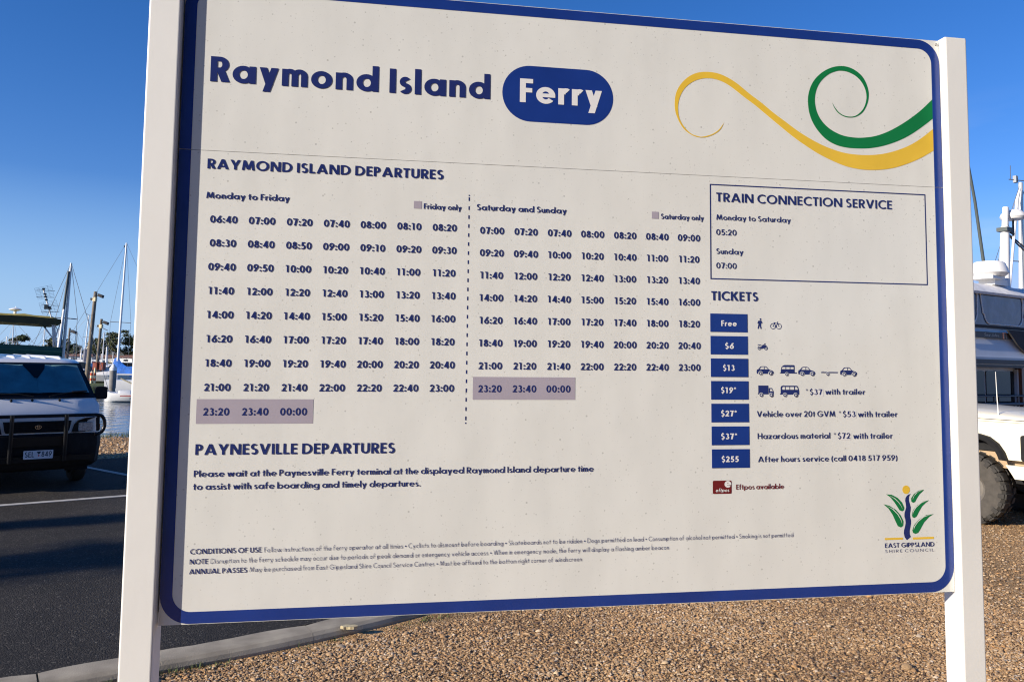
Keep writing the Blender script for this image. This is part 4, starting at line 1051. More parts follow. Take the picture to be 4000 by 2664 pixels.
# bumper, bull bar, number plate
mb = MB(); rings = []
for z, o_, w_ in ((.30, .02, .70), (.36, -.035, .755), (.60, -.055, .775), (.735, -.05, .765), (.752, .02, .755)):
    rings.append([(-w_, .50, z), (-w_, .12 + o_, z), (-w_ + .06, .03 + o_, z), (-w_ + .22, o_, z), (0, o_ - .015, z), (w_ - .22, o_, z), (w_ - .06, .03 + o_, z), (w_, .12 + o_, z), (w_, .50, z)])
mb.loft(rings, cap=False, closed=False); mb.build('bumper', M['black_plastic'], van, smooth=40)
bull = MB()
hoop = [(-.66, -.10, .733), (-.71, -.10, .737)] + [(-.70 - .082 * math.cos(R(a)), -.085, .86 + .125 * math.sin(R(a))) for a in range(-70, 71, 14)] + [(-.66, -.10, .990), (0, -.115, .990), (.66, -.10, .990)] + [(.70 + .082 * math.cos(R(a)), -.085, .86 + .125 * math.sin(R(a))) for a in range(70, -71, -14)] + [(.71, -.10, .737), (.66, -.10, .733)]
bull.tube(hoop, .023, 10)
for x in (-.312, .306): bull.tube([(x, -.125, 1.003), (x, -.135, .72), (x, -.12, .40)], .027, 10)
bull.box(-.66, .66, -.11, -.07, .40, .47); bull.box(-.33, .33, -.105, -.075, .60, .72)
bull.build('bull_bar', M['black_gloss'], van, smooth=40)
mb = MB(); mb.rbox(-.165, .170, -.158, -.150, .447, .555, .008, axis='y')
def flat_text(mb, s, u0, u1, v, cap, y, mi, w=.15): text(mb, s, u0, u1, v, cap, w=w, y=y, mi=mi)
flat_text(mb, 'SEL', -.150, -.045, .472, .068, -.1595, 1); flat_text(mb, '849', .038, .155, .472, .068, -.1595, 1)
mb.add([(x, -.1595, z) for x, z in [(-.005, .490), (.007, .502), (.019, .490), (.007, .477)]], [(0, 1, 2, 3)], 2)
mb.add([(x, -.1597, z) for x, z in [(-.020, .540), (.034, .540), (.012, .508), (.002, .508)]], [(0, 1, 2, 3)], 1)
mb.build('number_plate', [M['plate_white'], M['plate_ink'], M['red_paint']], van)
for s in (1, -1):
    mb = MB(); mb.rbox(s * .805 - .078, s * .805 + .078, .30, .36, 1.178, 1.352, .03, axis='y'); mb.tube([(s * .74, .36, 1.24), (s * .70, .40, 1.22)], .022, 6)
    mb.build('door_mirror', M['black_plastic'], van, smooth=40)
    mb = MB(); mb.add([(s * .775, .55, 1.13), (s * .775, 1.42, 1.13), (s * .662, 1.42, 1.60), (s * .652, .90, 1.60)], [(0, 1, 2, 3)]); mb.add([(s * .775, 1.55, 1.13), (s * .775, 3.8, 1.13), (s * .665, 3.8, 1.60), (s * .665, 1.55, 1.60)], [(0, 1, 2, 3)])
    mb.build('side_window', M['dark_glass'], van)
    for y in (.86, 3.25): wheel(van, s * .66, y, .305, .185, s)
for s in (1, -1):
    mb = MB(); mb.box(s * .44, s * .72, .46, .50, .20, .42); mb.build('mud_guard', M['black_plastic'], van)
mb = MB(); mb.box(-.62, .62, .45, 3.9, .22, .38); mb.build('chassis', M['black_plastic'], van)

# box truck parked beside the van, just out of the picture: its shadow lies over the van's nose
truck = thing('parked_truck', 'white box truck parked beside the van, outside the left edge of the picture', 'truck', (-9.0, 8.82, -.012), VA)
mb = MB(); mb.rbox(-.98, .98, 1.45, 4.35, .75, 2.62, .03); mb.build('box_body', M['van_white'], truck, smooth=40)
mb = MB(); mb.loft([[(-.92, y0, z), (.92, y0, z), (.92, 1.40, z), (-.92, 1.40, z)] for y0, z in ((.02, .45), (0, 1.15), (.28, 1.95), (.45, 2.1))]); cab = mb.build('cab', M['van_white'], truck)
mb = MB(); mb.add([(-.82, .045, 1.22), (.82, .045, 1.22), (.78, .255, 1.90), (-.78, .255, 1.90)], [(0, 1, 2, 3)]); mb.build('windscreen', M['dark_glass'], cab)
mb = MB(); mb.box(-.95, .95, -.08, .10, .40, .68); mb.box(-.42, .42, .1, 4.3, .5, .72); mb.build('bumper', M['black_plastic'], truck)
for s in (1, -1):
    mb = MB(); mb.rbox(s * .66 - .14, s * .66 + .14, -.02, .06, .78, .96, .03, axis='y'); mb.build('headlight', M['lens'], truck)
    for y in (.75, 3.4): wheel(truck, s * .80, y, .38, .22, s)

# ---- cream ute at the right
UO = Vector((5.770, 9.853, -.062)); UA = R(-53.13) 
# built with x across (outer side at -x), y back from the front axle ... placed by its own axes
ute = thing('off_road_ute', 'cream off-road ute with black wheel-arch flare and big knobbly tyres, at the right edge', 'ute', UO, UA - R(90))
# local: +x = outer side towards the camera's left, -y = nose... (x right of heading reversed); heading is +y here
ute.scale = (-1, 1, 1)          # left and right exchanged: outer side is x = 0, the far side x = W2
W2 = 1.72
def yz(side, loop, x0, x1, mi=0): 
    mb = MB(); mb.prism(loop, x0, x1, 'x', mi); return mb
# heading along +y, outer side is x = 0, far side x = W2
arch = [(.345 * math.cos(R(a)) * 1.25 + -.12, .62 + .46 * math.sin(R(a))) for a in range(20, 161, 10)]
side_loop = [(.50, 1.315), (.20, 1.338), (-.35, 1.36), (-.95, 1.375), (-1.0, .62), (-.58, .60), (-.56, .72)] + [(y, z) for y, z in [(-.50, .86), (-.38, 1.0), (-.22, 1.055), (.0, 1.06), (.14, 1.02), (.235, .92), (.30, .815)]] + [(.50, .815)]
mb = MB(); rings = []
for x, sc in ((.0, 0.0), (-.015, .02), (-.03, .0)):
    pass
mb.prism(side_loop, 0.02, 0.06, 'x')
fx = [(0.02, 0), (.06, .02), (.20, .045), (W2 / 2, .06), (W2 - .20, .045), (W2 - .06, .02), (W2 - .02, 0)]
rings = []
for y, zt, in ((.50, 1.312), (.20, 1.338), (-.35, 1.362), (-.95, 1.378)):
    rings.append([(x, y, zt + dz) for x, dz in fx])
mb.loft(rings, cap=False, closed=False)
mb.prism(side_loop, W2 - .06, W2 - .02, 'x')
mb.box(.06, W2 - .06, .44, .50, .815, 1.31)
wing = mb.build('front_body', M['ute_cream'], ute, smooth=35)
mb = MB(); mb.box(.004, .021, -.95, .50, 1.262, 1.272); mb.build('crease_line', M['ute_cream'], wing)
mb = MB(); mb.box(.012, .021, -.95, .50, 1.284, 1.290); mb.box(.012, .021, -.962, -.952, .62, 1.37); mb.build('panel_gap', M['gap'], wing)
# flare round the arch
mb = MB(); rings = []
outer = [(-.66, .80), (-.60, .93), (-.47, 1.04), (-.28, 1.10), (.0, 1.105), (.12, 1.075), (.22, 1.0), (.285, .90), (.315, .81)]
inner = [(-.60, .80), (-.545, .90), (-.43, .985), (-.26, 1.035), (.0, 1.045), (.09, 1.015), (.17, .95), (.215, .87), (.235, .81)]
for (a, b), (c, d) in zip(outer, inner): rings.append([(.022, a, b), (-.035, a * .985, b - .006), (-.062, (a + c) / 2, (b + d) / 2), (-.055, c, d), (.05, c, d)])
mb.loft(rings); mb.build('wheel_arch_flare', M['black_plastic'], ute, smooth=30)
# inner guard, chassis rail, bumper end, side lamp
mb = MB(); mb.box(.16, .20, -.58, .44, .70, .93); mb.build('inner_guard', mat('dusty_tan', (.42, .30, .18), .8), ute)
mb = MB(); mb.box(.12, .15, -.58, .44, .90, 1.05); mb.build('arch_liner', M['black_plastic'], ute)
mb = MB(); mb.box(.25, W2 - .25, -3.4, .5, .52, .70); mb.build('chassis', M['black_plastic'], ute)
mb = MB(); rings = []
for x in (.03, W2 - .03):
    rings.append([(x, .275, .752), (x, .37, .595), (x, .66, .595), (x, .70, .66), (x, .70, .752)])
mb.loft(rings); mb.build('bumper', M['ute_cream'], ute)
for x0, x1 in ((.0, .26), (W2 - .26, W2)):
    mb = MB(); mb.rbox(x0 - .02 if x0 == 0 else x0, x1 + (.02 if x0 else 0), .462, .56, .815, 1.12, .03, axis='x'); mb.build('headlight', M['black_plastic'], ute, smooth=30)
mb = MB(); mb.box(.28, W2 - .28, .49, .515, .85, 1.12); mb.build('grille', M['black_plastic'], ute)
mb = MB(); mb.tube([(.03, .215, 1.335), (.028, .207, 1.53), (.025, .20, 1.86)], [.008, .006, .004], 6); mb.build('aerial', mat('aerial_white', (.8, .78, .72), .4), ute, smooth=60)
mb = MB(); rings = []
for y, z0, w_ in ((-.95, 1.37, 0), (-1.45, 1.92, .10), (-2.75, 1.96, .10), (-2.95, 1.37, 0)): rings.append([(w_, y, z0), (W2 - w_, y, z0)])
mb.add([(.02, -.95, .6), (.02, -2.95, .6), (.02, -2.95, 1.37), (.10, -2.75, 1.95), (.10, -1.45, 1.92), (.02, -.95, 1.37), (W2 - .02, -.95, .6), (W2 - .02, -2.95, .6), (W2 - .02, -2.95, 1.37), (W2 - .10, -2.75, 1.95), (W2 - .10, -1.45, 1.92), (W2 - .02, -.95, 1.37)],
       [(0, 1, 2, 3, 4, 5), (6, 7, 8, 9, 10, 11), (5, 4, 10, 11), (4, 3, 9, 10), (3, 2, 8, 9), (2, 1, 7, 8), (0, 5, 11, 6)])
cab = mb.build('cab', M['ute_cream'], ute)
mb = MB(); mb.add([(.012, -1.05, 1.38), (.012, -2.85, 1.38), (.086, -2.68, 1.88), (.086, -1.48, 1.86)], [(0, 1, 2, 3)]); mb.add([(.10, -.975, 1.41), (W2 - .10, -.975, 1.41), (W2 - .17, -1.41, 1.885), (.17, -1.41, 1.885)], [(0, 1, 2, 3)]); mb.build('window', M['dark_glass'], cab)
mb = MB(); mb.box(-.02, W2 + .02, -5.1, -3.05, .92, .98)
for q in ((-.02, .02, -5.1, -3.05), (W2 - .02, W2 + .02, -5.1, -3.05), (.02, W2 - .02, -5.1, -5.06), (.02, W2 - .02, -3.09, -3.05)): mb.box(q[0], q[1], q[2], q[3], .98, 1.28)
mb.build('tray', M['steel'], ute)
for x, s in ((.11, -1), (W2 - .11, 1)):
    for y in (-.14, -3.55): wheel(ute, x, y, .435, .275, s, lugs=24, q=.46)
# ---------------------------------------------------------------- boats, poles and the far shore
M['gel'] = mat('gelcoat_white', (0.74, 0.74, 0.73), 0.3, noise=.04, nscale=2)
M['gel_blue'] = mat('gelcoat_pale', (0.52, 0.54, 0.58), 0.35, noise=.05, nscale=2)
M['canvas_green'] = mat('canvas_green', (0.005, 0.065, 0.050), 0.8, noise=.15, nscale=4, bump=.004, bscale=12)
M['canvas_olive'] = mat('canvas_olive', (0.34, 0.27, 0.045), 0.85, noise=.25, nscale=5, bump=.012, bscale=6)
M['canvas_grey'] = mat('canvas_grey', (0.72, 0.71, 0.70), 0.85, noise=.10, nscale=6, bump=.012, bscale=5)
M['canvas_black'] = mat('canvas_black', (0.045, 0.043, 0.045), 0.85, noise=.2, nscale=8)
M['canvas_blue'] = mat('canvas_blue', (0.012, 0.13, 0.50), 0.7, noise=.3, nscale=3, bump=.03, bscale=5)
M['clear_vinyl'] = mat('clear_vinyl', (0.055, 0.085, 0.15), 0.08, spec=.6, noise=.35, nscale=2.5, bump=.012, bscale=3)
M['piping'] = mat('piping', (0.85, 0.83, 0.78), 0.6)
M['alloy'] = mat('mast_alloy', (0.62, 0.62, 0.60), 0.35, metal=.3)
M['mast_white'] = mat('mast_white', (0.80, 0.79, 0.76), 0.4)
M['mast_dark'] = mat('mast_dark', (0.07, 0.085, 0.08), 0.5)
M['wire'] = mat('rigging_wire', (0.22, 0.23, 0.24), 0.4, metal=.6)
M['rope'] = mat('rope_black', (0.03, 0.03, 0.035), 0.8)
M['timber'] = mat('timber_pole', (0.20, 0.165, 0.125), 0.9, noise=.3, nscale=3, bump=.01, bscale=9)
M['varnish'] = mat('varnished_wood', (0.15, 0.05, 0.02), 0.3, noise=.3, nscale=6)
M['rub_dark'] = mat('rubbing_strake', (0.045, 0.030, 0.025), 0.5)
M['rust'] = mat('rust_red_paint', (0.25, 0.055, 0.03), 0.7, noise=.3, nscale=4)
M['orange'] = mat('hazard_orange', (0.62, 0.10, 0.03), 0.5)
M['cream'] = mat('cream_band', (0.75, 0.62, 0.36), 0.5)
M['roof_tile'] = mat('roof_tile', (0.20, 0.10, 0.07), 0.8, noise=.2, nscale=3)
M['wall_cream'] = mat('wall_cream', (0.62, 0.55, 0.45), 0.8, noise=.1, nscale=1)
M['car_dark'] = mat('car_dark', (0.02, 0.022, 0.028), 0.2, coat=.6)
M['gilt'] = mat('gilt_letter', (0.55, 0.52, 0.46), 0.4)

def place(p, ang, *q):     # local (x across, y away, z) -> tuple stays local; helper kept for readability
    return q

# ---- motor cruiser on the right: enclosed flybridge, seen over the ute
CR = (11.2, 17.5, -.8); CA = R(32)
cr = thing('motor_cruiser', 'white cruiser with grey canvas flybridge and clear vinyl windows, behind the cream ute', 'boat', CR, CA)
mb = MB(); rings = []
for x, w, zt in ((-7.0, .1, 1.55), (-5.5, 1.2, 1.42), (-3.2, 1.85, 1.30), (0, 2.0, 1.22), (1.6, 1.95, 1.20)):
    cy = 2.0
    rings.append([(x, cy - w, zt), (x, cy - w * .92, .35), (x, cy - w * .55, -.35), (x, cy + w * .55, -.35), (x, cy + w * .92, .35), (x, cy + w, zt)])
mb.loft(rings); hull = mb.build('hull', M['gel'], cr, smooth=40)
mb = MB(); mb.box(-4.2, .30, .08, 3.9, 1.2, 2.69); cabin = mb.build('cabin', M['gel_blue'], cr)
mb = MB(); mb.box(-4.3, 1.7, -.20, 4.1, 2.69, 2.74); mb.box(-4.35, 1.75, -.24, 4.15, 2.76, 2.85); mb.build('deck_strake', M['rub_dark'], cr)
mb = MB(); mb.box(-4.3, 1.7, -.19, 4.05, 2.74, 2.76); mb.box(-4.3, 1.7, -.19, 4.05, 2.85, 2.90); mb.build('deck_edge', M['gel_blue'], cr)
for x0, x1 in ((-3.9, -2.75), (-2.65, -1.375), (-1.30, -.158)):
    mb = MB(); mb.rbox(x0, x1, .060, .078, 1.55, 2.61, .05, axis='y'); w = mb.build('cabin_window', M['dark_glass'], cabin)
mb = MB(); mb.box(-.14, -.08, .0, .079, 1.2, 2.66); mb.build('corner_trim', M['gel_blue'], cabin)
mb = MB(); mb.box(-.065, .25, -.06, .079, 1.2, 2.68); mb.build('door_post', M['varnish'], cr)
# flybridge coaming, apron, canvas
mb = MB(); rings = []
for z, o_ in ((2.88, -.16), (3.50, -.02)): rings.append([(-3.9, o_, z), (1.3, o_, z), (1.3, 3.9, z), (-3.9, 3.9, z)])
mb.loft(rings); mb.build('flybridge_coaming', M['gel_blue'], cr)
mb = MB(); mb.prism([(-.86, 3.49), (-.70, 3.38), (-.45, 3.18), (-.15, 3.02), (.25, 2.93), (1.32, 2.90), (1.32, 3.49)], -.19, -.150, 'y'); mb.build('apron', M['canvas_black'], cr)
mb = MB(); mb.box(-3.9, 1.35, -.06, -.02, 3.52, 3.575); mb.build('canvas_skirt', M['canvas_black'], cr)
mb = MB(); mb.box(-3.88, 1.3, -.02, 3.85, 3.50, 4.32); mb.build('window_canvas', M['clear_vinyl'], cr)
def pipe_loop(x0, x1, z0, z1, r):
    L_ = [(x0 - .16, z1), (x0 - .05, z0 + r)]
    for k in range(7): t = R(190 + 80 * k / 6); L_.append((x0 + r * .98 + r * math.cos(t), z0 + r + r * math.sin(t)))
    for k in range(7): t = R(270 + 80 * k / 6); L_.append((x1 - r + r * math.cos(t), z0 + r + r * math.sin(t)))
    return L_ + [(x1 + .02, z1)]
for x0, x1 in ((-1.47, .12), (-3.3, -1.75), (.25, 1.2)):
    mb = MB(); mb.tube([(x, -.03, z) for x, z in pipe_loop(x0, x1, 3.605, 4.3, .22)], .014, 6); mb.build('window_piping', M['piping'], cr)
mb = MB(); rings = []
for i in range(29):
    x = -4.0 + 5.5 * i / 28; sag = .05 * abs(math.sin((x + .3) * 2.1)) ; e = .02 if 0 < i < 28 else -.1
    rings.append([(x, -.10, 4.22), (x, -.11, 4.25 + e), (x, .24, 4.52 - sag + e), (x, 1.9, 4.63 - sag + e), (x, 3.7, 4.5 - sag + e), (x, 3.95, 4.3)])
mb.loft(rings); mb.build('canvas_roof', M['canvas_grey'], cr, smooth=50)
# name board
mb = MB(); mb.box(-2.6, -.90, -.125, -.095, 3.30, 3.425); mb.prism([(-.90, 3.30), (-.90, 3.425), (-.70, 3.425), (-.58, 3.36), (-.56, 3.30)], -.125, -.095, 'y'); text(mb, 'Sea Jules', -1.70, -1.10, 3.338, .062, w=.10, y=-.127, shear=.25, X=.5, mi=1); nb = mb.build('name_board', [M['rub_dark'], M['gilt']], cr)
mb = MB(); mb.box(-.935, -.885, -.132, -.09, 3.30, 3.43); mb.box(-.845, -.80, -.132, -.09, 3.30, 3.43); mb.build('carved_block', M['varnish'], nb)
# side deck rails
mb = MB()
for z, r in ((2.10, .020), (1.93, .032)): mb.tube([(-4.5, -.12, z + .05), (-2, -.14, z), (1.6, -.14, z - .02)], r, 8)
for x in (-3.4, -2.2, -1.42, -.45, .4, 1.3): mb.tube([(x, -.14, 1.2), (x, -.14, 2.1)], .018, 6)
mb.build('rail', mat('rail_dark', (.05, .045, .05), .4), cr, smooth=50)
# radar domes and their posts on the roof
mb = MB(); prof = [(0, .28), (.28, .27), (.32, .235), (.385, .05), (.39, .02), (.31, -.05), (.0, -.06)]
mb.lathe(prof, (-.58, .3, 4.74), 24); rd = mb.build('radar_dome', M['mast_white'], cr, smooth=35)
mb = MB(); mb.box(-.91, -.41, .05, .6, 4.62, 4.685); mb.box(-.64, -.1, .15, .5, 4.5, 4.62); mb.build('dome_bracket', M['gel'], cr)
mb = MB()
g = MB(); text(g, 'SIMRAD', -.44, .12, 4.84, .065, w=.2, y=0)
cx, cy, rr3 = -.58, .3, .395
mb.v = []
for (x, y, z) in g.v:
    a = (x - cx) / rr3 - R(6) - math.pi / 2 + .12; rad = .366 - (z - 4.84) * .30 + .008
    mb.v.append((cx + rad * math.cos(a), cy + rad * math.sin(a), z))
mb.f, mb.mi = g.f, g.mi
mb.build('dome_lettering', M['canvas_black'], rd)
mb = MB(); mb.tube([(.49, .5, 4.5), (.51, .5, 4.97), (.59, .5, 5.95)], [.115, .11, .09], 14); mb.tube([(.59, .5, 5.95), (.65, .5, 6.42)], [.07, .065], 14); mb.build('radar_post', M['mast_white'], cr, smooth=50)
mb = MB(); mb.lathe([(0, .19), (.17, .17), (.25, .09), (.275, .02), (.24, -.04), (0, -.05)], (.97, .5, 6.21), 20); d2 = mb.build('radar_dome', M['mast_white'], cr, smooth=35)
mb = MB(); mb.tube([(.97, .5, 6.15), (.96, .5, 5.78)], .025, 8); mb.tube([(.55, .5, 5.91), (.97, .5, 5.83)], .03, 8); mb.box(.44, .68, .38, .62, 5.84, 5.93); mb.tube([(.65, .5, 6.12), (.87, .5, 5.83)], .015, 6); mb.build('post_clamp', M['mast_dark'], cr)
mb = MB(); mb.tube([(-.1, 1.0, 7.95), (.28, 1.0, 6.6), (.72, 1.0, 4.5)], [.025, .035, .04], 8); mb.build('outrigger_pole', M['mast_dark'], cr, smooth=60)

def rig(t, mast, top, base, spread=None, stays=()):
    for a, b in stays:
        mb = MB(); mb.tube([a, b], .012, 4, cap=False); mb.build('stay', M['wire'], t)

# ---- a sailing yacht moored beyond it: bare mast with instruments
def yacht(label, x, y, top, base, rad, mm, hull_len=8.0, ang=.4, zdeck=.45, spread=None, boom=None, lean=(0, 0), cover=None, name='moored_yacht', group='moored yachts', off=0.0):
    """hull on the water, mast from the deck up to world height top"""
    t = thing(name, label, 'yacht', (x, y, -.8), ang, group)
    ca, sa = math.cos(-ang), math.sin(-ang)
    def Lc(p): return (p[0] * ca - p[1] * sa, p[0] * sa + p[1] * ca, p[2])
    mb = MB(); rings = []; hl = hull_len; fb = zdeck + .8
    for u, w, dz in ((-.5, .55, .02), (-.2, .95, 0), (.1, 1.0, .05), (.35, .62, .14), (.5, .03, .24)):
        ww = w * hl * .15; X = (u + off) * hl
        rings.append([(X, -ww, fb + dz), (X, -ww * .85, .2), (X, -ww * .3, -.4), (X, ww * .3, -.4), (X, ww * .85, .2), (X, ww, fb + dz)])
    mb.loft(rings); h = mb.build('hull', M['gel'], t, smooth=40)
    mb = MB(); rings = []
    for X, w, z in ((-.18 * hl, .09 * hl, fb + .38), (.12 * hl, .085 * hl, fb + .36), (.25 * hl, .05 * hl, fb + .12)): X += off * hl; rings.append([(X, -w, fb - .05), (X, -w * .8, z), (X, w * .8, z), (X, w, fb - .05)])
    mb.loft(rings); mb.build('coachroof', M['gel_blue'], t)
    lx, ly = lean
    zt = top + .8
    mb = MB(); mb.tube([Lc((0, 0, fb)), Lc((lx * .5, ly * .5, (fb + zt) / 2)), Lc((lx, ly, zt))], [rad, rad, rad * .7], 8); m_ = mb.build('mast', mm, t, smooth=60)
    if spread:
        zs, hw = spread
        mb = MB(); f = (zs + .8 - fb) / (zt - fb); mb.tube([Lc((lx * f - hw, 0, zs + .8 + .02)), Lc((lx * f, 0, zs + .8)), Lc((lx * f + hw, 0, zs + .8 - .03))], .022, 5); mb.build('spreader', M['wire'], m_)
        for s in (-1, 1):
            mb = MB(); mb.tube([Lc((s * hw * .95, 0, fb)), Lc((lx * f + s * hw, 0, zs + .8)), Lc((lx, 0, zt))], .010, 4, cap=False); mb.build('stay', M['wire'], t)
    mb = MB(); mb.tube([Lc((lx, ly, zt)), (.48 * hl, 0, fb + .2)], .010, 4, cap=False); mb.tube([Lc((lx, ly, zt)), (-.48 * hl, 0, fb)], .010, 4, cap=False); mb.build('stay', M['wire'], t)
    if boom: mb = MB(); mb.tube([(0, 0, fb + .75), (-.42 * hl, 0, fb + .72)], [.06, .05], 7); mb.build('boom', mm, t, smooth=60)
    return t, Lc, m_
t, Lc, m_ = yacht('tall yacht mast with instruments at its head, behind the radar domes at the right', 19.27, 30, 9.05, 5.2, .115, M['alloy'], 11, .6, .9, (6.0, .9), True, (.2, 0))
mb = MB(); z = 9.85
mb.tube([Lc((-.25, 0, z + .12)), Lc((.6, 0, z + .05))], .02, 5); mb.box(-.06, .10, -.06, .06, z, z + .26); mb.tube([Lc((-.18, 0, z + .12)), Lc((-.17, 0, z + .66))], .014, 5); mb.lathe([(0, .0), (.05, .04), (.05, .12), (0, .16)], Lc((.05, 0, z + .12)), 8)
mb.build('mast_instruments', M['wire'], m_)
mb = MB(); mb.tube([Lc((.05, -.2, 9.6)), Lc((-.15, -.3, 9.1)), Lc((-.55, -.6, 7.3)), Lc((-1.0, -1.0, 5.6))], [.03, .06, .05, .045], 7); mb.build('furled_sail', M['canvas_grey'], t, smooth=60)
for dz in (0, .16):
    mb = MB(); mb.tube([Lc((-.65, -.5, 7.75 - dz * .3)), Lc((.1, -.4, 7.2 - dz)), Lc((1.2, -.3, 6.4 - dz))], .03, 5); mb.build('slack_rope', M['rope'], t, smooth=60)

# ---- green canopied flybridge cruiser behind the van
gc = thing('canopy_cruiser', 'flybridge cruiser with olive canvas top and dark green dodger, moored behind the white van', 'boat', (-12.6, 20.5, -.8), R(31))
mb = MB(); rings = []
for x, w, zt in ((-9, .1, 1.5), (-7, 1.2, 1.38), (-4, 1.7, 1.25), (-.5, 1.75, 1.15), (.55, 1.5, 1.1)):
    cy = 1.6; rings.append([(x, cy - w, zt), (x, cy - w * .9, .3), (x, cy - w * .5, -.35), (x, cy + w * .5, -.35), (x, cy + w * .9, .3), (x, cy + w, zt)])
mb.loft(rings); mb.build('hull', M['gel'], gc, smooth=40)
mb = MB(); mb.box(-5.6, .93, .12, 3.1, 1.9, 2.52); mb.box(-5.6, .5, .12, 3.1, 1.1, 1.9); mb.build('cabin', M['gel_blue'], gc)
mb = MB(); mb.box(-.465, -.44, .06, .118, 1.2, 2.5); mb.build('cabin_pillar', M['gel'], gc)
mb = MB(); rings = []
for x, zb, zt in ((-4.8, 2.56, 2.80), (-.5, 2.53, 2.795), (0, 2.525, 2.79), (.45, 2.50, 2.77), (.92, 2.495, 2.745)): rings.append([(x, 0, zb), (x, -.02, (zb + zt) / 2), (x, .02, zt), (x, .08, zt), (x, .08, zb)])
mb.loft(rings); mb.box(.86, .92, .06, 2.9, 2.5, 2.745); mb.build('dodger', M['canvas_green'], gc)
mb = MB(); rings = []                                     # canopy: drooping front edge, olive lit top
for i in range(25):
    x = -4.2 + 5.05 * i / 24; r_ = .022 * abs(math.sin(x * 5.5)); zt = 3.60 - .055 * max(0, x) - .02 * max(0, x - .3) - r_
    zb = 3.375 - .03 * max(0, x + .5)
    if i == 24: zt -= .06; zb += .06
    rings.append([(x, 0, zb), (x, -.03, (zb + zt) / 2 + .03), (x, .03, zt - .06), (x, .30, zt + .01), (x, 1.5, zt + .05), (x, 2.7, zt - .02), (x, 2.85, zb)])
mb.loft(rings, cap=True); cp = mb.build('canopy', M['canvas_olive'], gc, smooth=50)
mb = MB(); mb.prism([(-4.2, 3.37), (-4.2, 3.53), (.05, 3.535), (.62, 3.50), (.85, 3.48), (.855, 3.37), (.82, 3.345), (.62, 3.33), (.555, 3.30), (.49, 3.22), (.42, 3.31), (.35, 3.34), (-.5, 3.36)], -.05, -.035, 'y'); mb.build('canopy_valance', mat('valance', (.035, .042, .018), .85, noise=.2, nscale=4), gc)
mb = MB()
for P in ([(.50, 3.24), (.70, 2.96), (.72, 2.76)], [(.70, 3.33), (.79, 3.20), (.83, 3.35)], [(.79, 3.20), (.74, 2.98)], [(.64, 3.48), (.715, 2.76)], [(.70, 3.33), (.79, 2.76)]): mb.tube([(x, .02, z) for x, z in P], .018, 7)
mb.build('canopy_frame', M['alloy'], gc, smooth=60)
mb = MB(); mb.tube([(-.215, 1.2, 3.62), (-.215, 1.2, 3.70)], .035, 8); mb.lathe([(0, .05), (.05, .045), (.15, .01), (.15, -.012), (.06, -.04), (0, -.045)], (-.215, 1.2, 3.745), 18); mb.tube([(-.21, 1.2, 3.78), (-.21, 1.2, 3.83)], .008, 5); mb.build('satellite_disc', M['mast_white'], gc, smooth=40)
ant = MB(); ant.tube([(.774, .2, 2.80), (.618, .2, 3.545), (.436, .2, 4.13), (.393, .2, 4.29)], .018, 7); an = ant.build('aerial_mast', M['mast_white'], gc, smooth=60)
for P in ([(.191, 4.276), (.576, 4.391), (.658, 4.094), (.295, 3.987)], [(.316, 3.891), (.702, 4.011), (.799, 3.714), (.417, 3.609)]):
    mb = MB()
    for k in range(9):
        f = k / 8
        a = [P[0][i] + (P[3][i] - P[0][i]) * f for i in (0, 1)]; b = [P[1][i] + (P[2][i] - P[1][i]) * f for i in (0, 1)]
        mb.tube([(a[0], .26, a[1]), (b[0], .26, b[1])], .0028, 4)
        a = [P[0][i] + (P[1][i] - P[0][i]) * f for i in (0, 1)]; b = [P[3][i] + (P[2][i] - P[3][i]) * f for i in (0, 1)]
        if k % 2 == 0: mb.tube([(a[0], .26, a[1]), (b[0], .26, b[1])], .0028, 4)
    for zz, xx in ((P[0][1] - .05, .24), (P[3][1] + .06, .24)):
        cxx = (P[0][0] + P[2][0]) / 2; mb.tube([(cxx - xx * .75, .17, zz), (cxx + xx, .17, zz + .01)], .006, 5)
    mb.build('aerial_grid', M['wire'], an)
mb = MB(); mb.box(.44, .53, .12, .2, 3.74, 3.86); mb.build('aerial_box', mat('aerial_box', (.16, .16, .12), .6), an)
for zz, xx in ((4.27, .40), (4.14, .44), (4.07, .46), (3.99, .48), (3.80, .56), (3.76, .58)):
    mb = MB(); mb.box(xx - .035, xx + .035, .14, .22, zz - .02, zz + .02); mb.build('aerial_clamp', M['mast_dark'], an)

# ---- yachts whose masts stand up behind the van and canopy
t, Lc, m_ = yacht('yacht with a dark furled sail along its mast, just right of the green canopy', -18.56, 33, 5.55, 1.5, .062, M['alloy'], 7, 2.6, .35, (3.24, .46), False, (.10, 0), off=.45)
mb = MB(); mb.tube([Lc((-.10, -.12, 1.8)), Lc((-.04, -.10, 4.1)), Lc((.06, -.08, 6.0))], [.075, .06, .04], 8); mb.build('furled_sail', M['mast_dark'], t, smooth=60)
mb = MB(); mb.tube([Lc((-.08, -.35, 1.6)), Lc((.0, -.3, 3.0)), Lc((.05, -.2, 4.4))], [.055, .055, .05], 8); mb.build('second_mast', M['mast_white'], t, smooth=60)
t, Lc, m_ = yacht('white yacht with a bright blue sail cover moored beside the white-capped pile', -24.45, 49.6, 8.78, 1.5, .070, M['mast_white'], 8.5, .22, .20, (3.78, .64), False, (.10, 0), off=.44)
mb = MB(); mb.tube([Lc((.0, 0, 9.3)), Lc((-.03, 0, 9.42))], .03, 5); mb.build('wind_vane', M['rope'], m_)
mb = MB(); rings = []
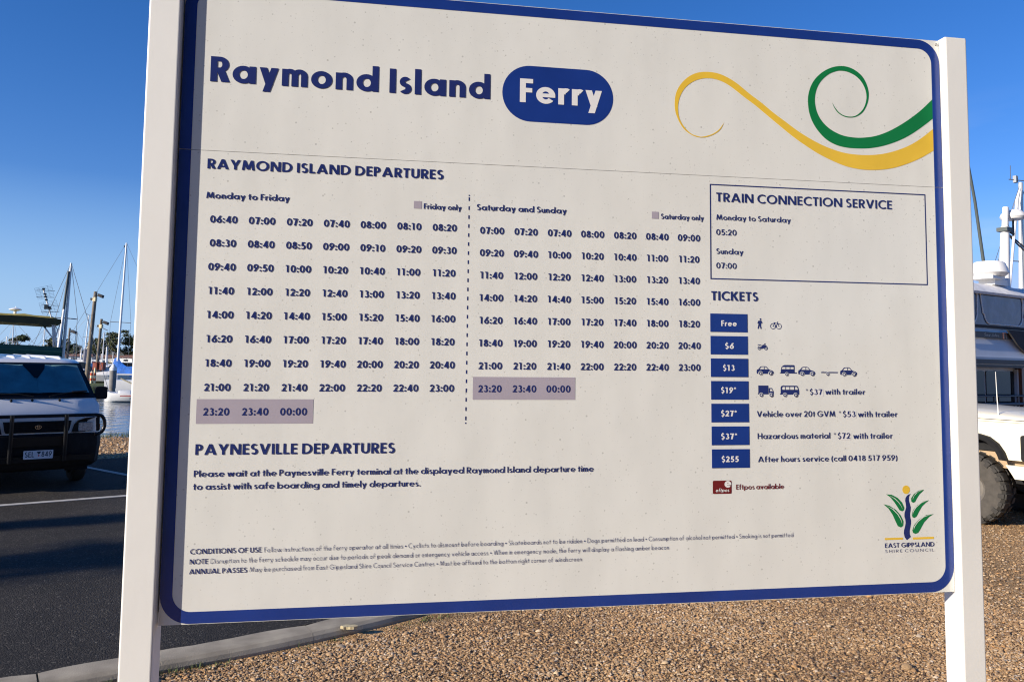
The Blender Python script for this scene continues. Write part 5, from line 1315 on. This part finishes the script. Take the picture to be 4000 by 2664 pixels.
for x, z0, z1, w in ((-.20, 1.45, 1.7, .05), (-.22, 1.42, 2.3, .11), (.05, 1.42, 2.45, .13), (.20, 1.46, 2.15, .15), (.42, 1.30, 1.95, .16), (.60, 1.42, 1.84, .16), (.95, 1.22, 1.86, .16), (1.5, 1.4, 1.85, .15), (2.6, 1.45, 1.80, .10)):
    rings.append([Lc((x, -w, z0)), Lc((x, -w, (z0 + z1) / 2)), Lc((x, 0, z1)), Lc((x, w, (z0 + z1) / 2)), Lc((x, w, z0))])
mb.loft(rings); mb.build('sail_cover', M['canvas_blue'], t, smooth=50)
mb = MB(); mb.tube([Lc((.1, -.3, 1.36)), Lc((3.0, -.3, 1.36))], .05, 6); mb.build('deck_rail', M['alloy'], t)
mb = MB(); mb.tube([(.6, -1.5, 1.15), (1.5, -1.4, .7)], .05, 6); mb.build('gangplank', M['cream'], t)
dn = thing('white_dinghy', 'small white dinghy with a red stripe lying low beside the white-capped pile', 'dinghy', (-20.6, 44.2, -.8), .25)
mb = MB(); rings = []
for x, w, z in ((-1.6, .1, .62), (-1.2, .5, .5), (0, .72, .42), (1.5, .66, .40)): rings.append([(x, -w, z), (x, -w * .8, .1), (x, 0, -.1), (x, w * .8, .1), (x, w, z)])
mb.loft(rings); mb.build('hull', M['gel'], dn, smooth=50)
mb = MB(); mb.box(-.7, 1.3, -.78, -.70, .33, .37); mb.build('stripe', M['red_paint'], dn)
mb = MB(); mb.rbox(-.9, -.2, -.3, .3, .4, .62, .1); mb.build('bow_cover', M['gel'], dn, smooth=50)
far_masts = [(-40.15, 75, 5.4, .06, .20, M['mast_white'], 'pale leaning mast with a wire fork on top, left of the thickest timber pole'), (-46.3, 85, 4.1, .05, -.12, M['mast_dark'], 'thin grey mast standing alone between the dark mast and the timber poles'),
  (-38.4, 75, 3.85, .055, .02, M['alloy'], 'grey mast with a wind arrow, right of the second timber pole'), (-38.0, 75, 2.45, .09, -.05, M['mast_white'], 'short thick white mast right of the wind arrow mast'),
  (-39.9, 80, 2.0, .05, -.03, M['alloy'], 'short thin mast left of the bright blue sail cover'), (-41.05, 80, 1.8, .06, -.03, M['mast_white'], 'shortest white mast, behind the rusty boxes'),
  (-43.1, 80, 2.35, .08, -.03, M['mast_white'], 'stubby white mast with a lamp ball behind the van roof'), (-37.1, 70, 2.9, .09, -.02, M['mast_white'], 'white mast with a grey sail bag beside the thickest timber pole'),
  (-35.2, 60, 3.55, .04, -.02, M['mast_white'], 'slim white mast seen under the olive canopy'), (-34.18, 60, 3.65, .04, .02, M['mast_white'], 'slim white mast at the right end of the olive canopy'),
  (-38.0, 60, 2.95, .05, -.03, M['mast_white'], 'low white mast under the canopy in front of the umbrella pine'), (-37.55, 60, 4.2, .04, -.04, M['alloy'], 'thin pole mast under the canopy beside the umbrella pine'),
  (-44.6, 82, 2.6, .06, 1.1, M['cream'], 'yacht whose pale boom slopes up to the right behind the van')]
r5 = random.Random(9)
for i, (x, y, top, rad, ln, mm, lab) in enumerate(far_masts):
    t, Lc, m_ = yacht(lab, x, y, top, .9, rad, mm, r5.uniform(6.5, 8.5), r5.uniform(-.5, .9), r5.uniform(.25, .5), (top * .62, .35) if top > 3 else None, i % 2 == 0, (ln, 0))
    if i == 0: mb = MB(); mb.tube([Lc((ln - .35, 0, top + 1.0)), Lc((ln + .03, 0, top + .8)), Lc((ln + .3, 0, top + .78))], .025, 5); mb.build('wind_fork', M['wire'], m_)
    if i == 2: mb = MB(); mb.tube([Lc((ln - .15, 0, top + 1.15)), Lc((ln + .3, 0, top + .95))], .04, 5); mb.build('wind_arrow', M['wire'], m_)
    if i == 6: mb = MB(); mb.lathe([(0, .14), (.1, .1), (.14, 0), (.1, -.1), (0, -.14)], Lc((0, 0, 2.5)), 10); mb.build('lamp_ball', M['mast_white'], m_)
    if i == 7: mb = MB(); mb.tube([Lc((-.25, 0, 1.9)), Lc((-.2, 0, 3.0))], .22, 8); mb.build('sail_bag', mat('bag_grey', (.16, .17, .22), .8), t)

# ---- timber poles with lamps on the spit
for i, (x, y, zb, zt, ln, rad, lab) in enumerate(((-29.70, 56, -.35, 6.17, .24, .135, 'tallest and thickest timber pole with two lamps, behind the van'), (-31.14, 60, -.35, 4.42, .16, .105, 'second timber pole with one floodlight, right of the thickest pole'), (-34.5, 62, -.4, 3.75, .06, .08, 'shortest timber pole with a small lamp, beside the dark furled sail'))):
    t = thing('timber_pole', lab, 'pole', (x, y, zb), 0, 'timber lamp poles on the spit')
    h = zt - zb
    mb = MB(); mb.tube([(0, 0, -.3), (ln * .5, 0, h * .5), (ln, 0, h)], [rad * 1.25, rad * 1.05, rad * .9], 10); mb.build('pole', M['timber'], t, smooth=60)
    mb = MB(); mb.tube([(ln + rad * .8, 0, h - .30), (ln + rad + .12, 0, h - .26)], .03, 5); 
    mb.loft([[(ln + rad + .08, -.14, h - .14), (ln + rad + .08, .14, h - .14), (ln + rad + .08, .1, h - .34), (ln + rad + .08, -.1, h - .34)], [(ln + rad + .42, -.16, h - .26), (ln + rad + .42, .16, h - .26), (ln + rad + .40, .1, h - .46), (ln + rad + .40, -.1, h - .46)]]); mb.build('floodlight', M['canvas_black'], t)
    if i < 2:
        mb = MB(); mb.rbox(ln - .02, ln + .22, -rad - .22, -rad + .02, h - .70, h - .42, .04); mb.build('junction_box', M['cream'], t)
        mb = MB(); mb.box(ln - rad - .16, ln - rad + .02, -.1, .1, h - .62, h - .46); mb.build('bracket_lamp', M['canvas_black'], t)

# ---- striped bollards, rusty boxes, bins on the spit
for x, y, h, lab in ((-29.36, 56, .88, 'shorter orange and cream banded bollard, left one beside the thickest timber pole'), (-29.19, 56.1, 1.14, 'taller orange and cream banded bollard, right one beside the thickest timber pole')):
    t = thing('banded_bollard', lab, 'bollard', (x, y, -.3), 0, 'banded bollards on the spit')
    mb = MB(); mb.tube([(0, 0, -.1), (0, 0, h * .8), (0, 0, h)], [.085, .08, .03], 10); mb.build('post', M['cream'], t, smooth=50)
    for z in (.22, .58): mb = MB(); mb.lathe([(.08, z), (.092, z), (.092, z + .17), (.08, z + .17)], (0, 0, 0), 10); mb.build('band', M['orange'], t)
for x, y, w, lab in ((-29.60, 57, .32, 'left rust red service box on a stand behind the bollards'), (-29.22, 57.1, .36, 'right rust red service box on a stand behind the bollards')):
    t = thing('service_box', lab, 'service box', (x, y, -.3), 0, 'rust red service boxes')
    mb = MB(); mb.rbox(-w / 2, w / 2, -.2, .2, .95, 1.45, .04); mb.rbox(-w / 2 - .02, w / 2 + .02, -.22, .22, 1.45, 1.49, .04); mb.build('box', M['rust'], t, smooth=40)
    mb = MB()
    for dx in (-.09, .09): mb.box(dx - .03, dx + .03, -.04, .04, -.1, .95)
    mb.build('stand', M['timber'], t)
for x, y, w, h, lab in ((-30.35, 60, .34, .75, 'dark maroon bin standing behind the white-capped pile'), (-29.98, 60.1, .30, .80, 'second maroon bin, close against the white-capped pile')):
    t = thing('maroon_bin', lab, 'bin', (x, y, -.28), 0, 'maroon bins')
    mb = MB(); mb.loft([[(-w * .42, -.2, 0), (w * .42, -.2, 0), (w * .42, .2, 0), (-w * .42, .2, 0)], [(-w / 2, -.25, h), (w / 2, -.25, h), (w / 2, .25, h), (-w / 2, .25, h)]]); mb.build('bin_body', M['maroon'], t)
    mb = MB(); mb.loft([[(-w / 2 - .02, -.27, h), (w / 2 + .02, -.27, h), (w / 2 + .02, .27, h), (-w / 2 - .02, .27, h)], [(-w / 2, -.2, h + .07), (w / 2, -.2, h + .07), (w / 2, .25, h + .09), (-w / 2, .25, h + .09)]]); mb.build('lid', M['maroon'], t)
t = thing('mooring_pile', 'grey timber mooring pile with a white conical cap, standing in the water', 'pile', (-23.13, 46.5, -.8))
mb = MB(); mb.tube([(0, 0, -1), (0, 0, .62)], [.165, .165], 14); mb.build('tidal_section', mat('wet_timber', (.20, .18, .15), .7, noise=.6, nscale=5), t, smooth=60)
mb = MB(); mb.tube([(0, 0, .62), (0, 0, 1.64)], [.185, .19], 14); mb.build('pile_shaft', mat('grey_timber', (.20, .19, .175), .9, noise=.25, nscale=4), t, smooth=60)
mb = MB(); mb.lathe([(.20, 1.64), (.20, 1.80), (.04, 2.02), (0, 2.02)], (0, 0, 0), 14); mb.build('cap', M['mast_white'], t, smooth=30)
mb = MB(); mb.lathe([(.19, .40), (.205, .42), (.19, .44)], (0, 0, 0), 14); mb.build('rope_ring', M['cream'], t)
# dark hatchback parked on the spit
def small_car(label, x, y, ang, col):
    t = thing('parked_car', label, 'car', (x, y, -.3), ang, 'cars on the spit')
    mb = MB(); rings = []
    prof = [(-1.95, .55, .62, .70), (-1.9, .35, .80, .78), (-1.2, .22, .93, .84), (-.9, .22, .98, .85), (.9, .22, 1.0, .85), (1.6, .25, 1.0, .82), (1.95, .4, .85, .75)]
    for X, z0, z1, w in prof: rings.append([(X, -w, z0), (X, -w, z1 - .1), (X, -w * .9, z1), (X, w * .9, z1), (X, w, z1 - .1), (X, w, z0)])
    mb.loft(rings); mb.build('body', col, t, smooth=40)
    mb = MB(); rings = []
    for X, z1, w in ((-1.0, .97, .74), (-.25, 1.40, .60), (.9, 1.42, .60), (1.7, .99, .70)): rings.append([(X, -w, .95), (X, -w * .96, z1), (X, w * .96, z1), (X, w, .95)])
    mb.loft(rings); mb.build('cabin_glass', M['dark_glass'], t, smooth=30)
    mb = MB(); mb.box(-.25, .9, -.56, .56, 1.415, 1.445); mb.build('roof', col, t)
    for X in (-1.2, 1.25):
        for s in (-1, 1):
            mb = MB(); mb.lathe([(.1, -.09), (.3, -.09), (.31, 0), (.3, .09), (.1, .09)], (X, s * .76, .3), 14, axis='y'); mb.build('wheel', M['rubber'], t, smooth=40)
small_car('dark hatchback parked on the spit, just showing above the van roof corner', -33.9, 62, .1, M['car_dark'])
small_car('silver car parked far along the spit, behind the rust red boxes', -31.5, 64.5, .3, M['alloy'])

def runabout(label, x, y, z, ang, l, cover):
    t = thing('covered_runabout', label, 'runabout', (x, y, z), ang, 'small boats round the spit')
    mb = MB(); rings = []
    for u, w, zz in ((-.5, .75, .55), (-.1, .85, .55), (.3, .6, .62), (.5, .05, .75)):
        ww = w * l * .22; X = u * l
        rings.append([(X, -ww, zz), (X, -ww * .8, .12), (X, 0, -.05), (X, ww * .8, .12), (X, ww, zz)])
    mb.loft(rings); mb.build('hull', M['gel'], t, smooth=45)
    mb = MB(); rings = []
    for u, w, zz in ((-.48, .7, .62), (-.25, .8, .85), (.05, .75, 1.0), (.2, .6, .9), (.42, .25, .72)):
        ww = w * l * .22; X = u * l
        rings.append([(X, -ww, .54), (X, -ww * .7, (zz + .5) / 2 + .08), (X, 0, zz), (X, ww * .7, (zz + .5) / 2 + .08), (X, ww, .54)])
    mb.loft(rings); mb.build('boat_cover', cover, t, smooth=45)
runabout('small boat under a white cover on the spit, right of the rust red boxes', -28.4, 57.5, -.25, .3, 3.2, M['gel'])
runabout('small boat under a pale grey cover afloat beyond the maroon bins', -28.9, 66, -.72, -.2, 4.2, M['canvas_grey'])
runabout('small boat under a blue cover afloat beyond the white yacht', -25.6, 60, -.72, .15, 4.6, M['canvas_blue'])
runabout('small boat under a green cover, left of the two banded bollards', -31.2, 57.0, -.25, 1.1, 3.0, M['canvas_green'])
# ---- houses and trees on the far shore
def house(label, x, y, w, d, h, col):
    t = thing('shore_house', label, 'house', (x, y, -.15), random.Random(int(x)).uniform(-.3, .3), 'houses on the far shore')
    mb = MB(); mb.box(-w / 2, w / 2, -d / 2, d / 2, -1, h); mb.build('wall', col, t)
    mb = MB(); e = .4; mb.add([(-w / 2 - e, -d / 2 - e, h), (w / 2 + e, -d / 2 - e, h), (w / 2 + e, d / 2 + e, h), (-w / 2 - e, d / 2 + e, h), (-w / 4, 0, h + .7), (w / 4, 0, h + .7)], [(0, 1, 5, 4), (1, 2, 5), (2, 3, 4, 5), (3, 0, 4), (0, 3, 2, 1)]); mb.build('roof', M['roof_tile'], t)
    for k in range(max(1, int(w / 2.6))):
        x0 = -w / 2 + .8 + k * 2.5
        if x0 + 1.3 < w / 2: mb = MB(); mb.box(x0, x0 + 1.3, -d / 2 - .05, -d / 2 + .02, .3, h - .35); mb.build('window', M['dark_glass'], t)
hc = [M['wall_cream'], M['gel'], M['gel_blue']]
for i, (x, w, h, lab) in enumerate(((-108.5, 8, 1.7, 'low cream house by the water, left of the dark furled mast'), (-104.2, 6, 1.5, 'small white house between the timber poles'), (-101.2, 7, 1.7, 'pale house behind the second timber pole'), (-96.5, 8, 1.4, 'long low cream house left of the white yacht mast'), (-91.0, 7, 1.5, 'white house right of the white yacht mast'), (-85, 8, 2.2, 'cream house hidden by the left post of the sign'), (-116.5, 7, 1.6, 'house under the olive canopy of the green boat'))):
    house(lab, x, 192 - (i % 3), w * .8, 6, h * .72, hc[i % 3])
r6 = random.Random(77)
def far_tree(x, y, h, w, kind, lab, n=900):
    if kind != 'pine': w *= 1.4; h *= 1.38 if -108 < x < -101 else 1.15; n = int(n * 1.6)
    if kind == 'pine':
        bl = [(.6, 0, h * .80, w * .55, w * .5, h * .13), (w * .55, 0, h * .83, w * .42, w * .4, h * .12), (-w * .5, 0, h * .72, w * .45, w * .4, h * .10), (w * .9, .2, h * .78, w * .25, w * .25, h * .08)]
        tree('umbrella_pine', lab, (x, y, .3), h, bl, M['pine_leaf'], n, .22, int(abs(x) * 7), None, .028, -.8)
    else:
        bl = round_blobs(r6, w, h, 11 if kind == 'gum' else 9, .18 if kind != 'gum' else .30)
        if kind == 'gum': bl = [(b[0], b[1], b[2], b[3] * .72, b[4] * .72, b[5] * .62) for b in bl] + [(r6.uniform(-w, w) * .8, 0, h * r6.uniform(.82, 1.0), w * .22, w * .22, h * .06) for _ in range(4)]
        tree('gum_tree' if kind == 'gum' else 'bushy_tree', lab, (x, y, .2), h, bl, M['gum_leaf'] if kind == 'gum' else M['dark_leaf'], n, .26, int(abs(x) * 7), 'trees on the far shore', .02)
far_tree(-117.6, 190, 6.0, 2.3, 'pine', 'dark umbrella pine with a flat crown, seen under the olive canopy', 1300)
for x, y, h, w, kind, lab in ((-122.5, 192, 3.6, 3.0, 'bush', 'leftmost bushy tree on the hump left of the umbrella pine'), (-119.9, 195, 2.8, 2.4, 'bush', 'small bush right against the foot of the umbrella pine'),
  (-114.5, 196, 2.6, 2.2, 'gum', 'low thin gum right of the umbrella pine'), (-112.0, 194, 4.6, 2.3, 'gum', 'rounder gum in the pair framed by the canopy poles'), (-109.8, 196, 4.2, 1.9, 'gum', 'right gum of the pair framed by the canopy poles'),
  (-107.0, 195, 2.9, 2.3, 'bush', 'dark bush behind the dark furled mast'), (-105.0, 200, 3.4, 1.9, 'bush', 'small dark pointed bush between the dark mast and the timber poles'), (-103.0, 196, 4.0, 1.9, 'gum', 'thin gum left of the leaning pale mast'),
  (-100.8, 195, 4.6, 2.3, 'bush', 'dense dark tree behind the leaning pale mast'), (-98.9, 196, 5.6, 2.4, 'bush', 'tall dark tree behind the thickest timber pole'), (-96.6, 194, 6.4, 2.9, 'gum', 'tallest airy gum with gaps in its crown, right of the second timber pole'),
  (-94.4, 198, 5.6, 2.5, 'bush', 'dark tree between the airy gum and the white yacht mast'), (-92.2, 195, 4.9, 2.7, 'bush', 'broad dark tree behind the white yacht mast'), (-89.8, 197, 4.7, 2.6, 'bush', 'dark tree right of the white yacht mast beside the post'),
  (-87.2, 196, 5.0, 2.6, 'gum', 'gum standing behind the left post of the sign'), (-84.0, 199, 4.6, 2.8, 'bush', 'bushy tree hidden behind the left edge of the sign'), (-79, 202, 5.0, 3.0, 'bush', 'bushy tree farther right along the far shore behind the sign'),
  (-66, 204, 5.4, 3.2, 'gum', 'gum on the far shore behind the left third of the sign'), (-52, 207, 4.8, 3.4, 'bush', 'broad bush on the far shore behind the middle of the sign'), (-30, 214, 5.6, 3.2, 'gum', 'gum on the far shore behind the right half of the sign')):
    far_tree(x, y, h, w, kind, lab)
# two slender trees up the road on the left: their long shadows cross the asphalt
for (x, y, h, bl, lab) in ((-22.5, -4.45, 10.2, [(.05 * (-1) ** k, .05 * (-1) ** k, 4.6 + .75 * k, (.84 - .03 * k), (.84 - .03 * k), .7) for k in range(8)], 'slender columnar tree beside the road, far out of the picture on the left'),
                           (-23.4, -2.85, 10.0, [(0, 0, 4.8 + .8 * k, .36 - .02 * k, .36 - .02 * k, .7) for k in range(7)], 'narrowest columnar tree beside the road, far out of the picture on the left')):
    tree('roadside_tree', lab, (x, y, -.06), h, bl, M['dark_leaf'], 2200, .13, int(abs(x * 10)), 'columnar trees up the road', .014)
